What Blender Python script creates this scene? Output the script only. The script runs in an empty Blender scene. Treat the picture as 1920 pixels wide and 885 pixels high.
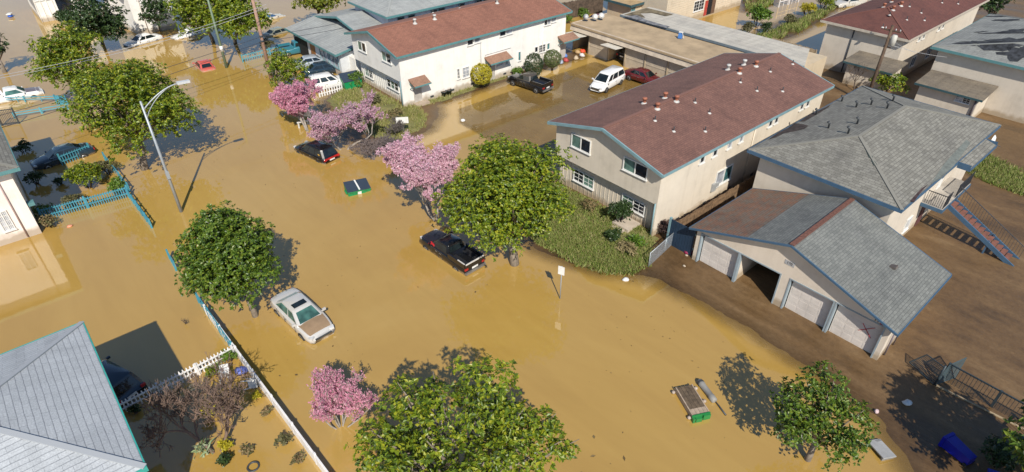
import bpy, math, random
import numpy as np
from mathutils import Vector, Matrix
PI = math.pi
scene = bpy.context.scene
COL = scene.collection
rnd = random.Random(11)

# ------------------------------------------------------------------ camera
CAMH = 26.0; FOC = 1154.0; PCX = 960.0; PCY = 442.5
PITCH = math.atan2(819.0, FOC); AZ = math.atan2(1626.0, math.hypot(FOC, 819.0))
_fh = np.array([math.cos(AZ), math.sin(AZ), 0]); _rt = np.array([math.sin(AZ), -math.cos(AZ), 0])
_fw = _fh*math.cos(PITCH) + np.array([0, 0, -math.sin(PITCH)]); _up = np.cross(_rt, _fw)
CAM = np.array([0, 0, CAMH])
def ray(x, y): return _rt*(x-PCX)/FOC - _up*(y-PCY)/FOC + _fw
def G(x, y, z=0.0):
    d = ray(x, y); return CAM + d*((z-CAMH)/d[2])
def onX(x, y, X):
    d = ray(x, y); return CAM + d*(X/d[0])
def onY(x, y, Y):
    d = ray(x, y); return CAM + d*(Y/d[1])
def depth(p): return float(np.dot(np.array(p)-CAM, _fw))
cam_d = bpy.data.cameras.new('Camera'); cam = bpy.data.objects.new('Camera', cam_d); COL.objects.link(cam)
cam_d.sensor_width = 36; cam_d.lens = FOC/1920*36; cam_d.clip_end = 2000
cam.location = (0, 0, CAMH); cam.rotation_euler = (PI/2-PITCH, 0, AZ-PI/2)
scene.camera = cam

# ------------------------------------------------------------------ light
SUN_EL = math.radians(42.5); SUN_AZ = math.radians(61.5)     # shadows run towards SUN_AZ (from +X)
w = bpy.data.worlds.new('World'); scene.world = w; w.use_nodes = True
nt = w.node_tree; bg = nt.nodes['Background']
sky = nt.nodes.new('ShaderNodeTexSky'); sky.sky_type = 'NISHITA'; sky.sun_disc = False
sky.sun_elevation = SUN_EL
sd = Vector((-math.cos(SUN_AZ), -math.sin(SUN_AZ), 0))
sky.sun_rotation = math.atan2(sd.x, sd.y)
sky.altitude = 50; sky.air_density = 1.0; sky.dust_density = 0.15; sky.ozone_density = 3.0
nt.links.new(sky.outputs[0], bg.inputs[0]); bg.inputs[1].default_value = 0.11
ld = bpy.data.lights.new('Sun', 'SUN'); lo = bpy.data.objects.new('Sun', ld); COL.objects.link(lo)
ld.energy = 5.0; ld.angle = math.radians(0.55); ld.color = (1.0, 0.94, 0.83)
tosun = Vector((sd.x*math.cos(SUN_EL), sd.y*math.cos(SUN_EL), math.sin(SUN_EL)))
lo.rotation_euler = tosun.to_track_quat('Z', 'Y').to_euler(); lo.location = (0, 0, 60)
vs = scene.view_settings; vs.view_transform = 'Standard'; vs.look = 'None'; vs.gamma = 1; vs.exposure = 0.12
vs.use_curve_mapping = False

# ------------------------------------------------------------------ materials
def S(r, g, b):
    f = lambda c: (c/255/12.92) if c/255 <= .04045 else ((c/255+.055)/1.055)**2.4
    return (f(r), f(g), f(b), 1)
def newmat(name):
    m = bpy.data.materials.new(name); m.use_nodes = True
    t = m.node_tree; return m, t, t.nodes['Principled BSDF']
def N(t, typ, **kw):
    n = t.nodes.new(typ)
    for k, v in kw.items():
        if k.startswith('i_'):
            key = k[2:]; key = int(key) if key.isdigit() else key.replace('_', ' ')
            n.inputs[key].default_value = v
        else: setattr(n, k, v)
    return n
def ramp(t, stops):
    r = t.nodes.new('ShaderNodeValToRGB'); e = r.color_ramp.elements
    while len(e) > 1: e.remove(e[-1])
    e[0].position, e[0].color = stops[0]
    for p, c in stops[1:]:
        q = e.new(p); q.color = c
    return r
def mulc(c, k): return (min(1, c[0]*k), min(1, c[1]*k), min(1, c[2]*k), 1)
_plain = {}
def plain(col, rough=0.6, var=0.12, scale=1.5, metal=0.0, bump=0.0, name='paint', spec=0.5):
    key = (tuple(round(x, 4) for x in col), rough, var, scale, metal, bump, name, spec)
    if key in _plain: return _plain[key]
    m, t, b = newmat(name)
    tc = N(t, 'ShaderNodeTexCoord'); nz = N(t, 'ShaderNodeTexNoise', i_Scale=scale, i_Detail=6.0, i_Roughness=.65)
    t.links.new(tc.outputs['Object'], nz.inputs['Vector'])
    r = ramp(t, [(.3, mulc(col, 1-var*1.6)), (.55, col), (.75, mulc(col, 1+var))])
    t.links.new(nz.outputs['Fac'], r.inputs[0]); t.links.new(r.outputs[0], b.inputs['Base Color'])
    b.inputs['Roughness'].default_value = rough; b.inputs['Metallic'].default_value = metal
    b.inputs['Specular IOR Level'].default_value = spec
    if bump:
        bp = N(t, 'ShaderNodeBump', i_Strength=bump, i_Distance=.02)
        n2 = N(t, 'ShaderNodeTexNoise', i_Scale=scale*14, i_Detail=3.0)
        t.links.new(tc.outputs['Object'], n2.inputs['Vector'])
        t.links.new(n2.outputs['Fac'], bp.inputs['Height']); t.links.new(bp.outputs[0], b.inputs['Normal'])
    _plain[key] = m; return m
def wallmat(name, col, dirt=(.30, .22, .13, 1), dirt_z=0.72):
    """stucco: soft mottling, thin vertical rain streaks, a silt line left by the flood"""
    m, t, b = newmat(name)
    ge = N(t, 'ShaderNodeNewGeometry'); sep = N(t, 'ShaderNodeSeparateXYZ'); t.links.new(ge.outputs['Position'], sep.inputs[0])
    nz = N(t, 'ShaderNodeTexNoise', i_Scale=.55, i_Detail=7.0, i_Roughness=.7); t.links.new(ge.outputs['Position'], nz.inputs['Vector'])
    r = ramp(t, [(.3, mulc(col, .86)), (.5, col), (.7, mulc(col, 1.06))]); t.links.new(nz.outputs['Fac'], r.inputs[0])
    mp = N(t, 'ShaderNodeMapping'); mp.inputs['Scale'].default_value = (3.2, 3.2, .12); t.links.new(ge.outputs['Position'], mp.inputs[0])
    n2 = N(t, 'ShaderNodeTexNoise', i_Scale=1.0, i_Detail=4.0); t.links.new(mp.outputs[0], n2.inputs['Vector'])
    r2 = ramp(t, [(.35, (.82, .79, .74, 1)), (.52, (1, 1, 1, 1))]); t.links.new(n2.outputs['Fac'], r2.inputs[0])
    mx = N(t, 'ShaderNodeMix', data_type='RGBA', blend_type='MULTIPLY'); mx.inputs[0].default_value = .22
    t.links.new(r.outputs[0], mx.inputs[6]); t.links.new(r2.outputs[0], mx.inputs[7])
    n3 = N(t, 'ShaderNodeTexNoise', i_Scale=1.7, i_Detail=5.0); t.links.new(ge.outputs['Position'], n3.inputs['Vector'])
    ad = N(t, 'ShaderNodeMath', operation='MULTIPLY_ADD'); ad.inputs[1].default_value = -.9; t.links.new(n3.outputs['Fac'], ad.inputs[0])
    t.links.new(sep.outputs['Z'], ad.inputs[2])
    mr = N(t, 'ShaderNodeMapRange'); mr.inputs[1].default_value = dirt_z-.75; mr.inputs[2].default_value = dirt_z-.35
    mr.inputs[3].default_value = .72; mr.inputs[4].default_value = 0; t.links.new(ad.outputs[0], mr.inputs[0])
    m2 = N(t, 'ShaderNodeMix', data_type='RGBA'); t.links.new(mr.outputs[0], m2.inputs[0])
    t.links.new(mx.outputs[2], m2.inputs[6]); m2.inputs[7].default_value = dirt
    t.links.new(m2.outputs[2], b.inputs['Base Color']); b.inputs['Roughness'].default_value = .85
    bp = N(t, 'ShaderNodeBump', i_Strength=.25, i_Distance=.02); n4 = N(t, 'ShaderNodeTexNoise', i_Scale=22.0, i_Detail=2.0)
    t.links.new(ge.outputs['Position'], n4.inputs['Vector']); t.links.new(n4.outputs['Fac'], bp.inputs['Height']); t.links.new(bp.outputs[0], b.inputs['Normal'])
    return m
def shingle(name, c1, c2, gap, row=.2, wid=.42, stain=.25, stripe=0.35, gapw=.012, tint=None):
    m, t, b = newmat(name)
    uv = N(t, 'ShaderNodeUVMap'); uv.uv_map = 'UVMap'
    nzw = N(t, 'ShaderNodeTexNoise', i_Scale=2.2, i_Detail=3.0); t.links.new(uv.outputs[0], nzw.inputs['Vector'])
    vm = N(t, 'ShaderNodeVectorMath', operation='MULTIPLY_ADD'); vm.inputs[1].default_value = (.09, .05, 0); t.links.new(nzw.outputs['Color'], vm.inputs[0]); t.links.new(uv.outputs[0], vm.inputs[2])
    br = N(t, 'ShaderNodeTexBrick', i_Scale=1.0); br.offset = .37; br.squash = 1
    br.inputs['Brick Width'].default_value = wid; br.inputs['Row Height'].default_value = row
    br.inputs['Mortar Size'].default_value = gapw; br.inputs['Mortar Smooth'].default_value = .3
    br.inputs['Color1'].default_value = c1; br.inputs['Color2'].default_value = c2; br.inputs['Mortar'].default_value = gap
    br.inputs['Bias'].default_value = -.1
    t.links.new(vm.outputs[0], br.inputs['Vector'])
    nz = N(t, 'ShaderNodeTexNoise', i_Scale=.35, i_Detail=8.0, i_Roughness=.7); t.links.new(uv.outputs[0], nz.inputs['Vector'])
    r = ramp(t, [(.3, (1-stain, 1-stain, 1-stain*.9, 1)), (.52, (1, 1, 1, 1)), (.72, (1+stain*.25,)*3+(1,))]); t.links.new(nz.outputs['Fac'], r.inputs[0])
    mx = N(t, 'ShaderNodeMix', data_type='RGBA', blend_type='MULTIPLY'); mx.inputs[0].default_value = 1
    t.links.new(br.outputs['Color'], mx.inputs[6]); t.links.new(r.outputs[0], mx.inputs[7])
    # dark line along every course
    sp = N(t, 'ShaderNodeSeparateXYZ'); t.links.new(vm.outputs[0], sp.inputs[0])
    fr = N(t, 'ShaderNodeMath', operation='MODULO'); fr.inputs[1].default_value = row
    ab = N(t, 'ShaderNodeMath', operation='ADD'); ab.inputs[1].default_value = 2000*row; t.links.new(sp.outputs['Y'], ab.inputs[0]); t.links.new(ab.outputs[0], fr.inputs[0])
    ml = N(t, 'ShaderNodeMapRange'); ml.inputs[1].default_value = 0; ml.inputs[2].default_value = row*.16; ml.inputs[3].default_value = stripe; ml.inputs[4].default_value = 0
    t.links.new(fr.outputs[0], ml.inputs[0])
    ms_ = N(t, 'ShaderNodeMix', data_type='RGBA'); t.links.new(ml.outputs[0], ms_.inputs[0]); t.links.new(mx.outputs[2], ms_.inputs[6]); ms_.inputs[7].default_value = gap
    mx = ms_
    # streaks running down the slope
    mp = N(t, 'ShaderNodeMapping'); mp.inputs['Scale'].default_value = (1.6, .1, 1); t.links.new(uv.outputs[0], mp.inputs[0])
    n2 = N(t, 'ShaderNodeTexNoise', i_Scale=1.0, i_Detail=5.0); t.links.new(mp.outputs[0], n2.inputs['Vector'])
    r2 = ramp(t, [(.33, (.8, .8, .8, 1)), (.55, (1, 1, 1, 1))]); t.links.new(n2.outputs['Fac'], r2.inputs[0])
    m2 = N(t, 'ShaderNodeMix', data_type='RGBA', blend_type='MULTIPLY'); m2.inputs[0].default_value = .6
    t.links.new(mx.outputs[2], m2.inputs[6]); t.links.new(r2.outputs[0], m2.inputs[7])
    # granules
    n3 = N(t, 'ShaderNodeTexNoise', i_Scale=16.0, i_Detail=2.0); t.links.new(uv.outputs[0], n3.inputs['Vector'])
    r3 = ramp(t, [(.3, (.78, .78, .78, 1)), (.7, (1.15, 1.15, 1.15, 1))]); t.links.new(n3.outputs['Fac'], r3.inputs[0])
    m3 = N(t, 'ShaderNodeMix', data_type='RGBA', blend_type='MULTIPLY'); m3.inputs[0].default_value = .8
    t.links.new(m2.outputs[2], m3.inputs[6]); t.links.new(r3.outputs[0], m3.inputs[7])
    t.links.new(m3.outputs[2], b.inputs['Base Color']); b.inputs['Roughness'].default_value = .9
    bp = N(t, 'ShaderNodeBump', i_Strength=.5, i_Distance=.02); t.links.new(br.outputs['Fac'], bp.inputs['Height']); bp.invert = True
    t.links.new(bp.outputs[0], b.inputs['Normal'])
    return m
def leafmat(name, cols, rough=.42, trans=.25, spec=.5):
    m, t, b = newmat(name)
    ge = N(t, 'ShaderNodeNewGeometry'); n = len(cols)
    r = ramp(t, [(i/max(1, n-1), c) for i, c in enumerate(cols)])
    t.links.new(ge.outputs['Random Per Island'], r.inputs[0])
    t.links.new(r.outputs[0], b.inputs['Base Color']); b.inputs['Roughness'].default_value = rough
    b.inputs['Specular IOR Level'].default_value = spec
    tr = N(t, 'ShaderNodeBsdfTranslucent'); t.links.new(r.outputs[0], tr.inputs[0])
    ms = N(t, 'ShaderNodeMixShader'); ms.inputs[0].default_value = trans
    out = t.nodes['Material Output']
    t.links.new(b.outputs[0], ms.inputs[1]); t.links.new(tr.outputs[0], ms.inputs[2]); t.links.new(ms.outputs[0], out.inputs[0])
    return m
def glassmat(name, col, rough=.04):
    m, t, b = newmat(name); b.inputs['Base Color'].default_value = col; b.inputs['Roughness'].default_value = rough
    b.inputs['Specular IOR Level'].default_value = .8
    nz = N(t, 'ShaderNodeTexNoise', i_Scale=1.3, i_Detail=2.0); tc = N(t, 'ShaderNodeTexCoord'); t.links.new(tc.outputs['Object'], nz.inputs['Vector'])
    r = ramp(t, [(.35, mulc(col, .5)), (.65, mulc(col, 1.5))]); t.links.new(nz.outputs['Fac'], r.inputs[0]); t.links.new(r.outputs[0], b.inputs['Base Color'])
    return m
def carpaint(name, col, rough=.22, metal=.0, mud=.25):
    m, t, b = newmat(name)
    ge = N(t, 'ShaderNodeNewGeometry'); sep = N(t, 'ShaderNodeSeparateXYZ'); t.links.new(ge.outputs['Position'], sep.inputs[0])
    tc = N(t, 'ShaderNodeTexCoord')
    nz = N(t, 'ShaderNodeTexNoise', i_Scale=3.0, i_Detail=6.0); t.links.new(tc.outputs['Object'], nz.inputs['Vector'])
    ad = N(t, 'ShaderNodeMath', operation='MULTIPLY_ADD'); ad.inputs[1].default_value = -.5; t.links.new(nz.outputs['Fac'], ad.inputs[0]); t.links.new(sep.outputs['Z'], ad.inputs[2])
    mr = N(t, 'ShaderNodeMapRange'); mr.inputs[1].default_value = -.22; mr.inputs[2].default_value = -.08; mr.inputs[3].default_value = .75; mr.inputs[4].default_value = mud*.12
    t.links.new(ad.outputs[0], mr.inputs[0])
    mx = N(t, 'ShaderNodeMix', data_type='RGBA'); t.links.new(mr.outputs[0], mx.inputs[0]); mx.inputs[6].default_value = col; mx.inputs[7].default_value = (.33, .24, .14, 1)
    t.links.new(mx.outputs[2], b.inputs['Base Color']); b.inputs['Roughness'].default_value = rough; b.inputs['Metallic'].default_value = metal
    b.inputs['Coat Weight'].default_value = .5; b.inputs['Coat Roughness'].default_value = .08
    return m

# ------------------------------------------------------------------ mesh builder
class MB:
    def __init__(s, o=(0, 0, 0)):
        s.v = []; s.f = []; s.uv = []; s.o = o; s.smooth = []
    def add(s, verts, faces, uvs=None, smooth=False):
        n = len(s.v)
        s.v += [(x[0]-s.o[0], x[1]-s.o[1], x[2]-s.o[2]) for x in verts]
        for i, f in enumerate(faces):
            s.f.append(tuple(k+n for k in f)); s.uv.append(uvs[i] if uvs else None); s.smooth.append(smooth)
        return s
    def box(s, x0, y0, z0, x1, y1, z1):
        v = [(x0, y0, z0), (x1, y0, z0), (x1, y1, z0), (x0, y1, z0), (x0, y0, z1), (x1, y0, z1), (x1, y1, z1), (x0, y1, z1)]
        return s.add(v, [(3, 2, 1, 0), (4, 5, 6, 7), (0, 1, 5, 4), (1, 2, 6, 5), (2, 3, 7, 6), (3, 0, 4, 7)])
    def obox(s, c, L, W, H, ang=0.0, tilt=(0, 0)):
        """box centred at c; ang about z, tilt = (rot about local x, rot about local y)"""
        M = Matrix.Translation(c) @ Matrix.Rotation(ang, 4, 'Z') @ Matrix.Rotation(tilt[1], 4, 'Y') @ Matrix.Rotation(tilt[0], 4, 'X')
        v = [M @ Vector((a*L/2, b*W/2, d*H/2)) for d in (-1, 1) for a, b in ((-1, -1), (1, -1), (1, 1), (-1, 1))]
        return s.add(v, [(3, 2, 1, 0), (4, 5, 6, 7), (0, 1, 5, 4), (1, 2, 6, 5), (2, 3, 7, 6), (3, 0, 4, 7)])
    def bar(s, a, b, w, h=None):
        """square bar from a to b"""
        h = h or w; a = Vector(a); b = Vector(b); d = (b-a).normalized()
        u = d.cross(Vector((0, 0, 1)));
        if u.length < 1e-3: u = Vector((1, 0, 0))
        u.normalize(); q = u.cross(d).normalized()
        v = [p+u*i*w/2+q*j*h/2 for p in (a, b) for i, j in ((-1, -1), (1, -1), (1, 1), (-1, 1))]
        return s.add(v, [(0, 1, 2, 3), (7, 6, 5, 4), (0, 4, 5, 1), (1, 5, 6, 2), (2, 6, 7, 3), (3, 7, 4, 0)])
    def tube(s, pts, rs, n=8, cap=True):
        pts = [Vector(p) for p in pts]
        if not hasattr(rs, '__len__'): rs = [rs]*len(pts)
        vs_ = []; ref = Vector((0.31, 0.17, 0.93)).normalized()
        for i, p in enumerate(pts):
            d = (pts[min(i+1, len(pts)-1)]-pts[max(i-1, 0)])
            d = d.normalized() if d.length > 1e-9 else Vector((0, 0, 1))
            u = d.cross(ref)
            if u.length < .05: u = d.cross(Vector((1, 0, 0)))
            u.normalize(); q = d.cross(u)
            for k in range(n):
                a = 2*PI*k/n; vs_.append(p+u*math.cos(a)*rs[i]+q*math.sin(a)*rs[i])
        fs = [(i*n+k, i*n+(k+1) % n, (i+1)*n+(k+1) % n, (i+1)*n+k) for i in range(len(pts)-1) for k in range(n)]
        if cap:
            fs.append(tuple(range(n))[::-1]); fs.append(tuple((len(pts)-1)*n+k for k in range(n)))
        return s.add(vs_, fs, smooth=True)
    def lathe(s, c, prof, n=16, smooth=True, axis='Z'):
        vs_ = []
        for r, z in prof:
            for k in range(n):
                a = 2*PI*k/n
                q = (r*math.cos(a), r*math.sin(a), z)
                if axis == 'Y': q = (q[0], q[2], q[1])
                if axis == 'X': q = (q[2], q[0], q[1])
                vs_.append((c[0]+q[0], c[1]+q[1], c[2]+q[2]))
        fs = [(i*n+k, i*n+(k+1) % n, (i+1)*n+(k+1) % n, (i+1)*n+k) for i in range(len(prof)-1) for k in range(n)]
        fs.append(tuple(range(n))[::-1]); fs.append(tuple((len(prof)-1)*n+k for k in range(n)))
        return s.add(vs_, fs, smooth=smooth)
    def prism(s, poly, z0, z1):
        n = len(poly)
        v = [(p[0], p[1], z0) for p in poly]+[(p[0], p[1], z1) for p in poly]
        f = [tuple(range(n))[::-1], tuple(range(n, 2*n))]+[(i, (i+1) % n, n+(i+1) % n, n+i) for i in range(n)]
        return s.add(v, f)
    def slab(s, quad, th, uvdir=None):
        """roof plane: polygon (top face) with thickness th straight down; uv: u along eave (first edge), v up the slope"""
        P = [Vector(p) for p in quad]; n = len(P)
        u = (P[1]-P[0]).normalized(); nn = Vector((0, 0, 0))
        for i in range(n): nn += (P[i]-P[0]).cross(P[(i+1) % n]-P[0])
        nn.normalize(); vdir = nn.cross(u).normalized()
        top = [(float((p).dot(u)), float((p).dot(vdir))) for p in P]
        v = P+[p-Vector((0, 0, th)) for p in P]
        fs = [tuple(range(n)), tuple(range(n, 2*n))[::-1]]+[(i, n+i, n+(i+1) % n, (i+1) % n) for i in range(n)]
        if nn.z < 0: fs = [tuple(reversed(f)) for f in fs]; top = top[::-1]
        return s.add(v, fs, [top]+[None]*(len(fs)-1))
    def build(s, name, mat, parent=None, kind=None):
        me = bpy.data.meshes.new(name); me.from_pydata(s.v, [], s.f)
        if any(s.uv):
            ul = me.uv_layers.new(name='UVMap')
            for p, u in zip(me.polygons, s.uv):
                if u:
                    for li, q in zip(p.loop_indices, u): ul.data[li].uv = q
        me.polygons.foreach_set('use_smooth', s.smooth)
        me.materials.append(mat); me.update()
        o = bpy.data.objects.new(name, me); COL.objects.link(o)
        if parent is not None: o.parent = parent
        if kind: o['kind'] = kind
        return o
def npmesh(name, V, F, mat, parent=None, smooth=False):
    """fast mesh of equal-sized faces from numpy arrays"""
    me = bpy.data.meshes.new(name); V = np.asarray(V, np.float32); F = np.asarray(F, np.int32); k = F.shape[1]
    me.vertices.add(len(V)); me.vertices.foreach_set('co', V.ravel())
    me.loops.add(F.size); me.loops.foreach_set('vertex_index', F.ravel())
    me.polygons.add(len(F)); me.polygons.foreach_set('loop_start', np.arange(0, F.size, k, dtype=np.int32))
    me.polygons.foreach_set('loop_total', np.full(len(F), k, np.int32))
    me.polygons.foreach_set('use_smooth', np.full(len(F), smooth))
    me.materials.append(mat); me.update(calc_edges=True)
    o = bpy.data.objects.new(name, me); COL.objects.link(o)
    if parent is not None: o.parent = parent
    return o
def thing(name, label, cat, loc=(0, 0, 0), rotz=0.0, group=None, rot=None):
    o = bpy.data.objects.new(name, None); COL.objects.link(o)
    o.location = loc; o.rotation_euler = rot if rot else (0, 0, rotz); o['label'] = label; o['category'] = cat
    if group: o['group'] = group
    return o
def tag(o, label, cat, group=None):
    o['label'] = label; o['category'] = cat
    if group: o['group'] = group
    return o
def textmesh(name, txt, size, mat, parent, M, ext=.004):
    cu = bpy.data.curves.new('lettering', 'FONT'); cu.body = txt; cu.size = size; cu.extrude = ext; cu.align_x = 'CENTER'; cu.align_y = 'CENTER'
    ob = bpy.data.objects.new('lettering', cu); COL.objects.link(ob)
    bpy.context.view_layer.update()
    me = bpy.data.meshes.new_from_object(ob.evaluated_get(bpy.context.evaluated_depsgraph_get()))
    bpy.data.objects.remove(ob); me.transform(M); me.materials.clear(); me.materials.append(mat)
    o = bpy.data.objects.new(name, me); COL.objects.link(o); o.parent = parent; return o
# ------------------------------------------------------------------ terrain and flood water
def noise2(x, y, seed=0):
    r = np.random.RandomState(seed); out = np.zeros_like(x)
    for k in range(14):
        a = r.rand()*2*PI; f = .18*1.32**k*.6; p = r.rand()*2*PI
        out += np.sin((x*math.cos(a)+y*math.sin(a))*f*2+p)/1.22**k
    return out/4.5
def sdist(poly, x, y):
    P = np.array(poly, float); n = len(P); d = np.full(x.shape, 1e9); ins = np.zeros(x.shape, bool)
    for i in range(n):
        a = P[i]; b = P[(i+1) % n]; e = b-a
        t = np.clip(((x-a[0])*e[0]+(y-a[1])*e[1])/(e@e), 0, 1)
        d = np.minimum(d, np.hypot(x-a[0]-t*e[0], y-a[1]-t*e[1]))
        c = ((a[1] > y) != (b[1] > y)) & (x < (b[0]-a[0])*(y-a[1])/((b[1]-a[1]) if b[1] != a[1] else 1e-9)+a[0])
        ins ^= c
    return np.where(ins, d, -d)
LAND = [
  ([(24.6, 25.5), (25.0, 22.6), (25.7, 20.6), (27.0, 19.4), (28.2, 17.4), (28.45, 13.7), (28.4, 7), (27.5, 3), (25.6, .5), (24.2, -2), (22, -8), (22, -40),
    (200, -40), (200, 28.5), (74, 29.6), (62, 26), (56.5, 31.6), (31.2, 31.4), (29.8, 32.6), (27.8, 30.2), (25.6, 28.0)], .035, .16),
  ([(25.2, 59.5), (23.0, 55), (22.6, 50), (23.6, 46.6), (26, 45.6), (29.6, 46.4), (32, 48.4), (33.5, 50.5), (45, 51.1), (56, 50.8), (56, 62.5), (31, 63), (28.2, 61.8)], .06, .16),
  ([tuple(G(a, b)[:2]) for a, b in ((1340, 80), (1420, 62), (1500, 30), (1560, 6), (1575, 14), (1500, 62), (1430, 86), (1370, 100))], .03, .12),
  ([tuple(G(a, b)[:2]) for a, b in ((1395, 22), (1455, 8), (1440, -40), (1380, -40))], .03, .12),
]
def ground_z(x, y):
    h = np.full(x.shape, -.75)
    for poly, sl, cap in LAND:
        s = sdist(poly, x, y)+noise2(x*2.2, y*2.2, 3)*.45+noise2(x*7, y*7, 13)*.12
        h = np.maximum(h, np.where(s > 0, np.minimum(s*sl, cap), np.maximum(s*.055, -.75)))
    # shallow court between the two long houses: puddles and wet silt
    c = sdist([(33, 33), (57, 33), (57, 50), (34, 49.6), (31.5, 46), (31, 36)], x, y)
    court = -.02+noise2(x*1.1, y*1.1, 8)*.03
    h = np.where(c > 0, np.maximum(h, court*np.clip(c/1.5, 0, 1)-.2*(1-np.clip(c/1.5, 0, 1))), h)
    # wheel ruts and the buried kerb on the silted drive
    wob = noise2(y*.9, y*.3, 21)*.25
    for xc, dp, wd in ((29.55, .03, .16), (30.1, -.022, .16), (30.75, -.018, .2)):
        h = h+np.where((y > -2) & (y < 17.5), dp*np.exp(-((x-xc-wob)/wd)**2), 0)
    return h + noise2(x*3.1, y*3.1, 5)*.009+noise2(x*9, y*9, 15)*.006
xs = np.concatenate([[-500, -200, -80, -40], np.arange(-18, 22, .5), np.arange(22, 35, .2), np.arange(35, 112, .5), [120, 150, 220, 500]])
ys = np.concatenate([[-500, -150, -60, -30], np.arange(-14, -7, .5), np.arange(-7, 63, .2), np.arange(63, 126, .5), [140, 180, 260, 500]])
X, Y = np.meshgrid(xs, ys); Z = ground_z(X, Y)
nx, ny = len(xs), len(ys); idx = np.arange(nx*ny).reshape(ny, nx)
F = np.stack([idx[:-1, :-1], idx[:-1, 1:], idx[1:, 1:], idx[1:, :-1]], -1).reshape(-1, 4)
def gz(x, y): return float(ground_z(np.array([float(x)]), np.array([float(y)]))[0])
m_mud, t, b = newmat('wet_mud')
ge = N(t, 'ShaderNodeNewGeometry'); P_ = ge.outputs['Position']
mp = N(t, 'ShaderNodeMapping'); mp.inputs['Scale'].default_value = (1.0, .35, 1); t.links.new(P_, mp.inputs[0])
n1 = N(t, 'ShaderNodeTexNoise', i_Scale=.38, i_Detail=9.0, i_Roughness=.68); t.links.new(mp.outputs[0], n1.inputs['Vector'])
r1 = ramp(t, [(.3, (.07, .042, .018, 1)), (.46, (.135, .079, .034, 1)), (.58, (.165, .1, .045, 1)), (.75, (.235, .155, .08, 1))]); t.links.new(n1.outputs['Fac'], r1.inputs[0])
n2 = N(t, 'ShaderNodeTexNoise', i_Scale=3.5, i_Detail=8.0, i_Roughness=.75); t.links.new(P_, n2.inputs['Vector'])
r2 = ramp(t, [(.3, (.72, .7, .68, 1)), (.6, (1.08, 1.08, 1.08, 1))]); t.links.new(n2.outputs['Fac'], r2.inputs[0])
mx = N(t, 'ShaderNodeMix', data_type='RGBA', blend_type='MULTIPLY'); mx.inputs[0].default_value = .9
t.links.new(r1.outputs[0], mx.inputs[6]); t.links.new(r2.outputs[0], mx.inputs[7]); sz = N(t, 'ShaderNodeSeparateXYZ'); t.links.new(P_, sz.inputs[0])
wz = N(t, 'ShaderNodeMapRange'); wz.inputs[1].default_value = .0; wz.inputs[2].default_value = .055; wz.inputs[3].default_value = .62; wz.inputs[4].default_value = 1; t.links.new(sz.outputs['Z'], wz.inputs[0])
mw = N(t, 'ShaderNodeMix', data_type='RGBA', blend_type='MULTIPLY'); mw.inputs[0].default_value = 1; t.links.new(mx.outputs[2], mw.inputs[6]); t.links.new(wz.outputs[0], mw.inputs[7]); t.links.new(mw.outputs[2], b.inputs['Base Color'])
rr = ramp(t, [(.35, (.3, .3, .3, 1)), (.6, (.62, .62, .62, 1))]); t.links.new(n1.outputs['Fac'], rr.inputs[0]); rz = N(t, 'ShaderNodeMath', operation='MULTIPLY'); t.links.new(rr.outputs[0], rz.inputs[0]); t.links.new(wz.outputs[0], rz.inputs[1]); t.links.new(rz.outputs[0], b.inputs['Roughness'])
wv = N(t, 'ShaderNodeTexNoise', i_Scale=2.2, i_Detail=9.0, i_Roughness=.7); mp2 = N(t, 'ShaderNodeMapping'); mp2.inputs['Scale'].default_value = (2.2, .5, 1)
t.links.new(P_, mp2.inputs[0]); t.links.new(mp2.outputs[0], wv.inputs['Vector'])
bp = N(t, 'ShaderNodeBump', i_Strength=.55, i_Distance=.08); t.links.new(wv.outputs['Fac'], bp.inputs['Height']); t.links.new(bp.outputs[0], b.inputs['Normal'])
g = npmesh('ground', np.stack([X, Y, Z], -1).reshape(-1, 3), F, m_mud, smooth=True); g['kind'] = 'structure'

m_water, t, b = newmat('flood_water')
ge = N(t, 'ShaderNodeNewGeometry'); P_ = ge.outputs['Position']
mp = N(t, 'ShaderNodeMapping'); mp.inputs['Scale'].default_value = (1, .55, 1); mp.inputs['Rotation'].default_value = (0, 0, .5); t.links.new(P_, mp.inputs[0])
n1 = N(t, 'ShaderNodeTexNoise', i_Scale=.045, i_Detail=6.0, i_Roughness=.6, i_Distortion=1.2); t.links.new(mp.outputs[0], n1.inputs['Vector'])
r1 = ramp(t, [(.32, (.385, .232, .056, 1)), (.5, (.43, .268, .068, 1)), (.68, (.47, .305, .09, 1))]); t.links.new(n1.outputs['Fac'], r1.inputs[0])
mp3 = N(t, 'ShaderNodeMapping'); mp3.inputs['Scale'].default_value = (1.3, .22, 1); mp3.inputs['Rotation'].default_value = (0, 0, .12); t.links.new(P_, mp3.inputs[0])
n3 = N(t, 'ShaderNodeTexNoise', i_Scale=.5, i_Detail=8.0, i_Roughness=.62, i_Distortion=1.6); t.links.new(mp3.outputs[0], n3.inputs['Vector'])
r3 = ramp(t, [(.3, (.86, .84, .8, 1)), (.52, (1, 1, 1, 1)), (.72, (1.1, 1.12, 1.2, 1))]); t.links.new(n3.outputs['Fac'], r3.inputs[0])
m3 = N(t, 'ShaderNodeMix', data_type='RGBA', blend_type='MULTIPLY'); m3.inputs[0].default_value = .3; t.links.new(r1.outputs[0], m3.inputs[6]); t.links.new(r3.outputs[0], m3.inputs[7])
t.links.new(m3.outputs[2], b.inputs['Base Color'])
b.inputs['Roughness'].default_value = .03; b.inputs['IOR'].default_value = 2.0; b.inputs['Specular IOR Level'].default_value = .52
n2 = N(t, 'ShaderNodeTexNoise', i_Scale=.9, i_Detail=5.0, i_Roughness=.55); t.links.new(P_, n2.inputs['Vector'])
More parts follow.
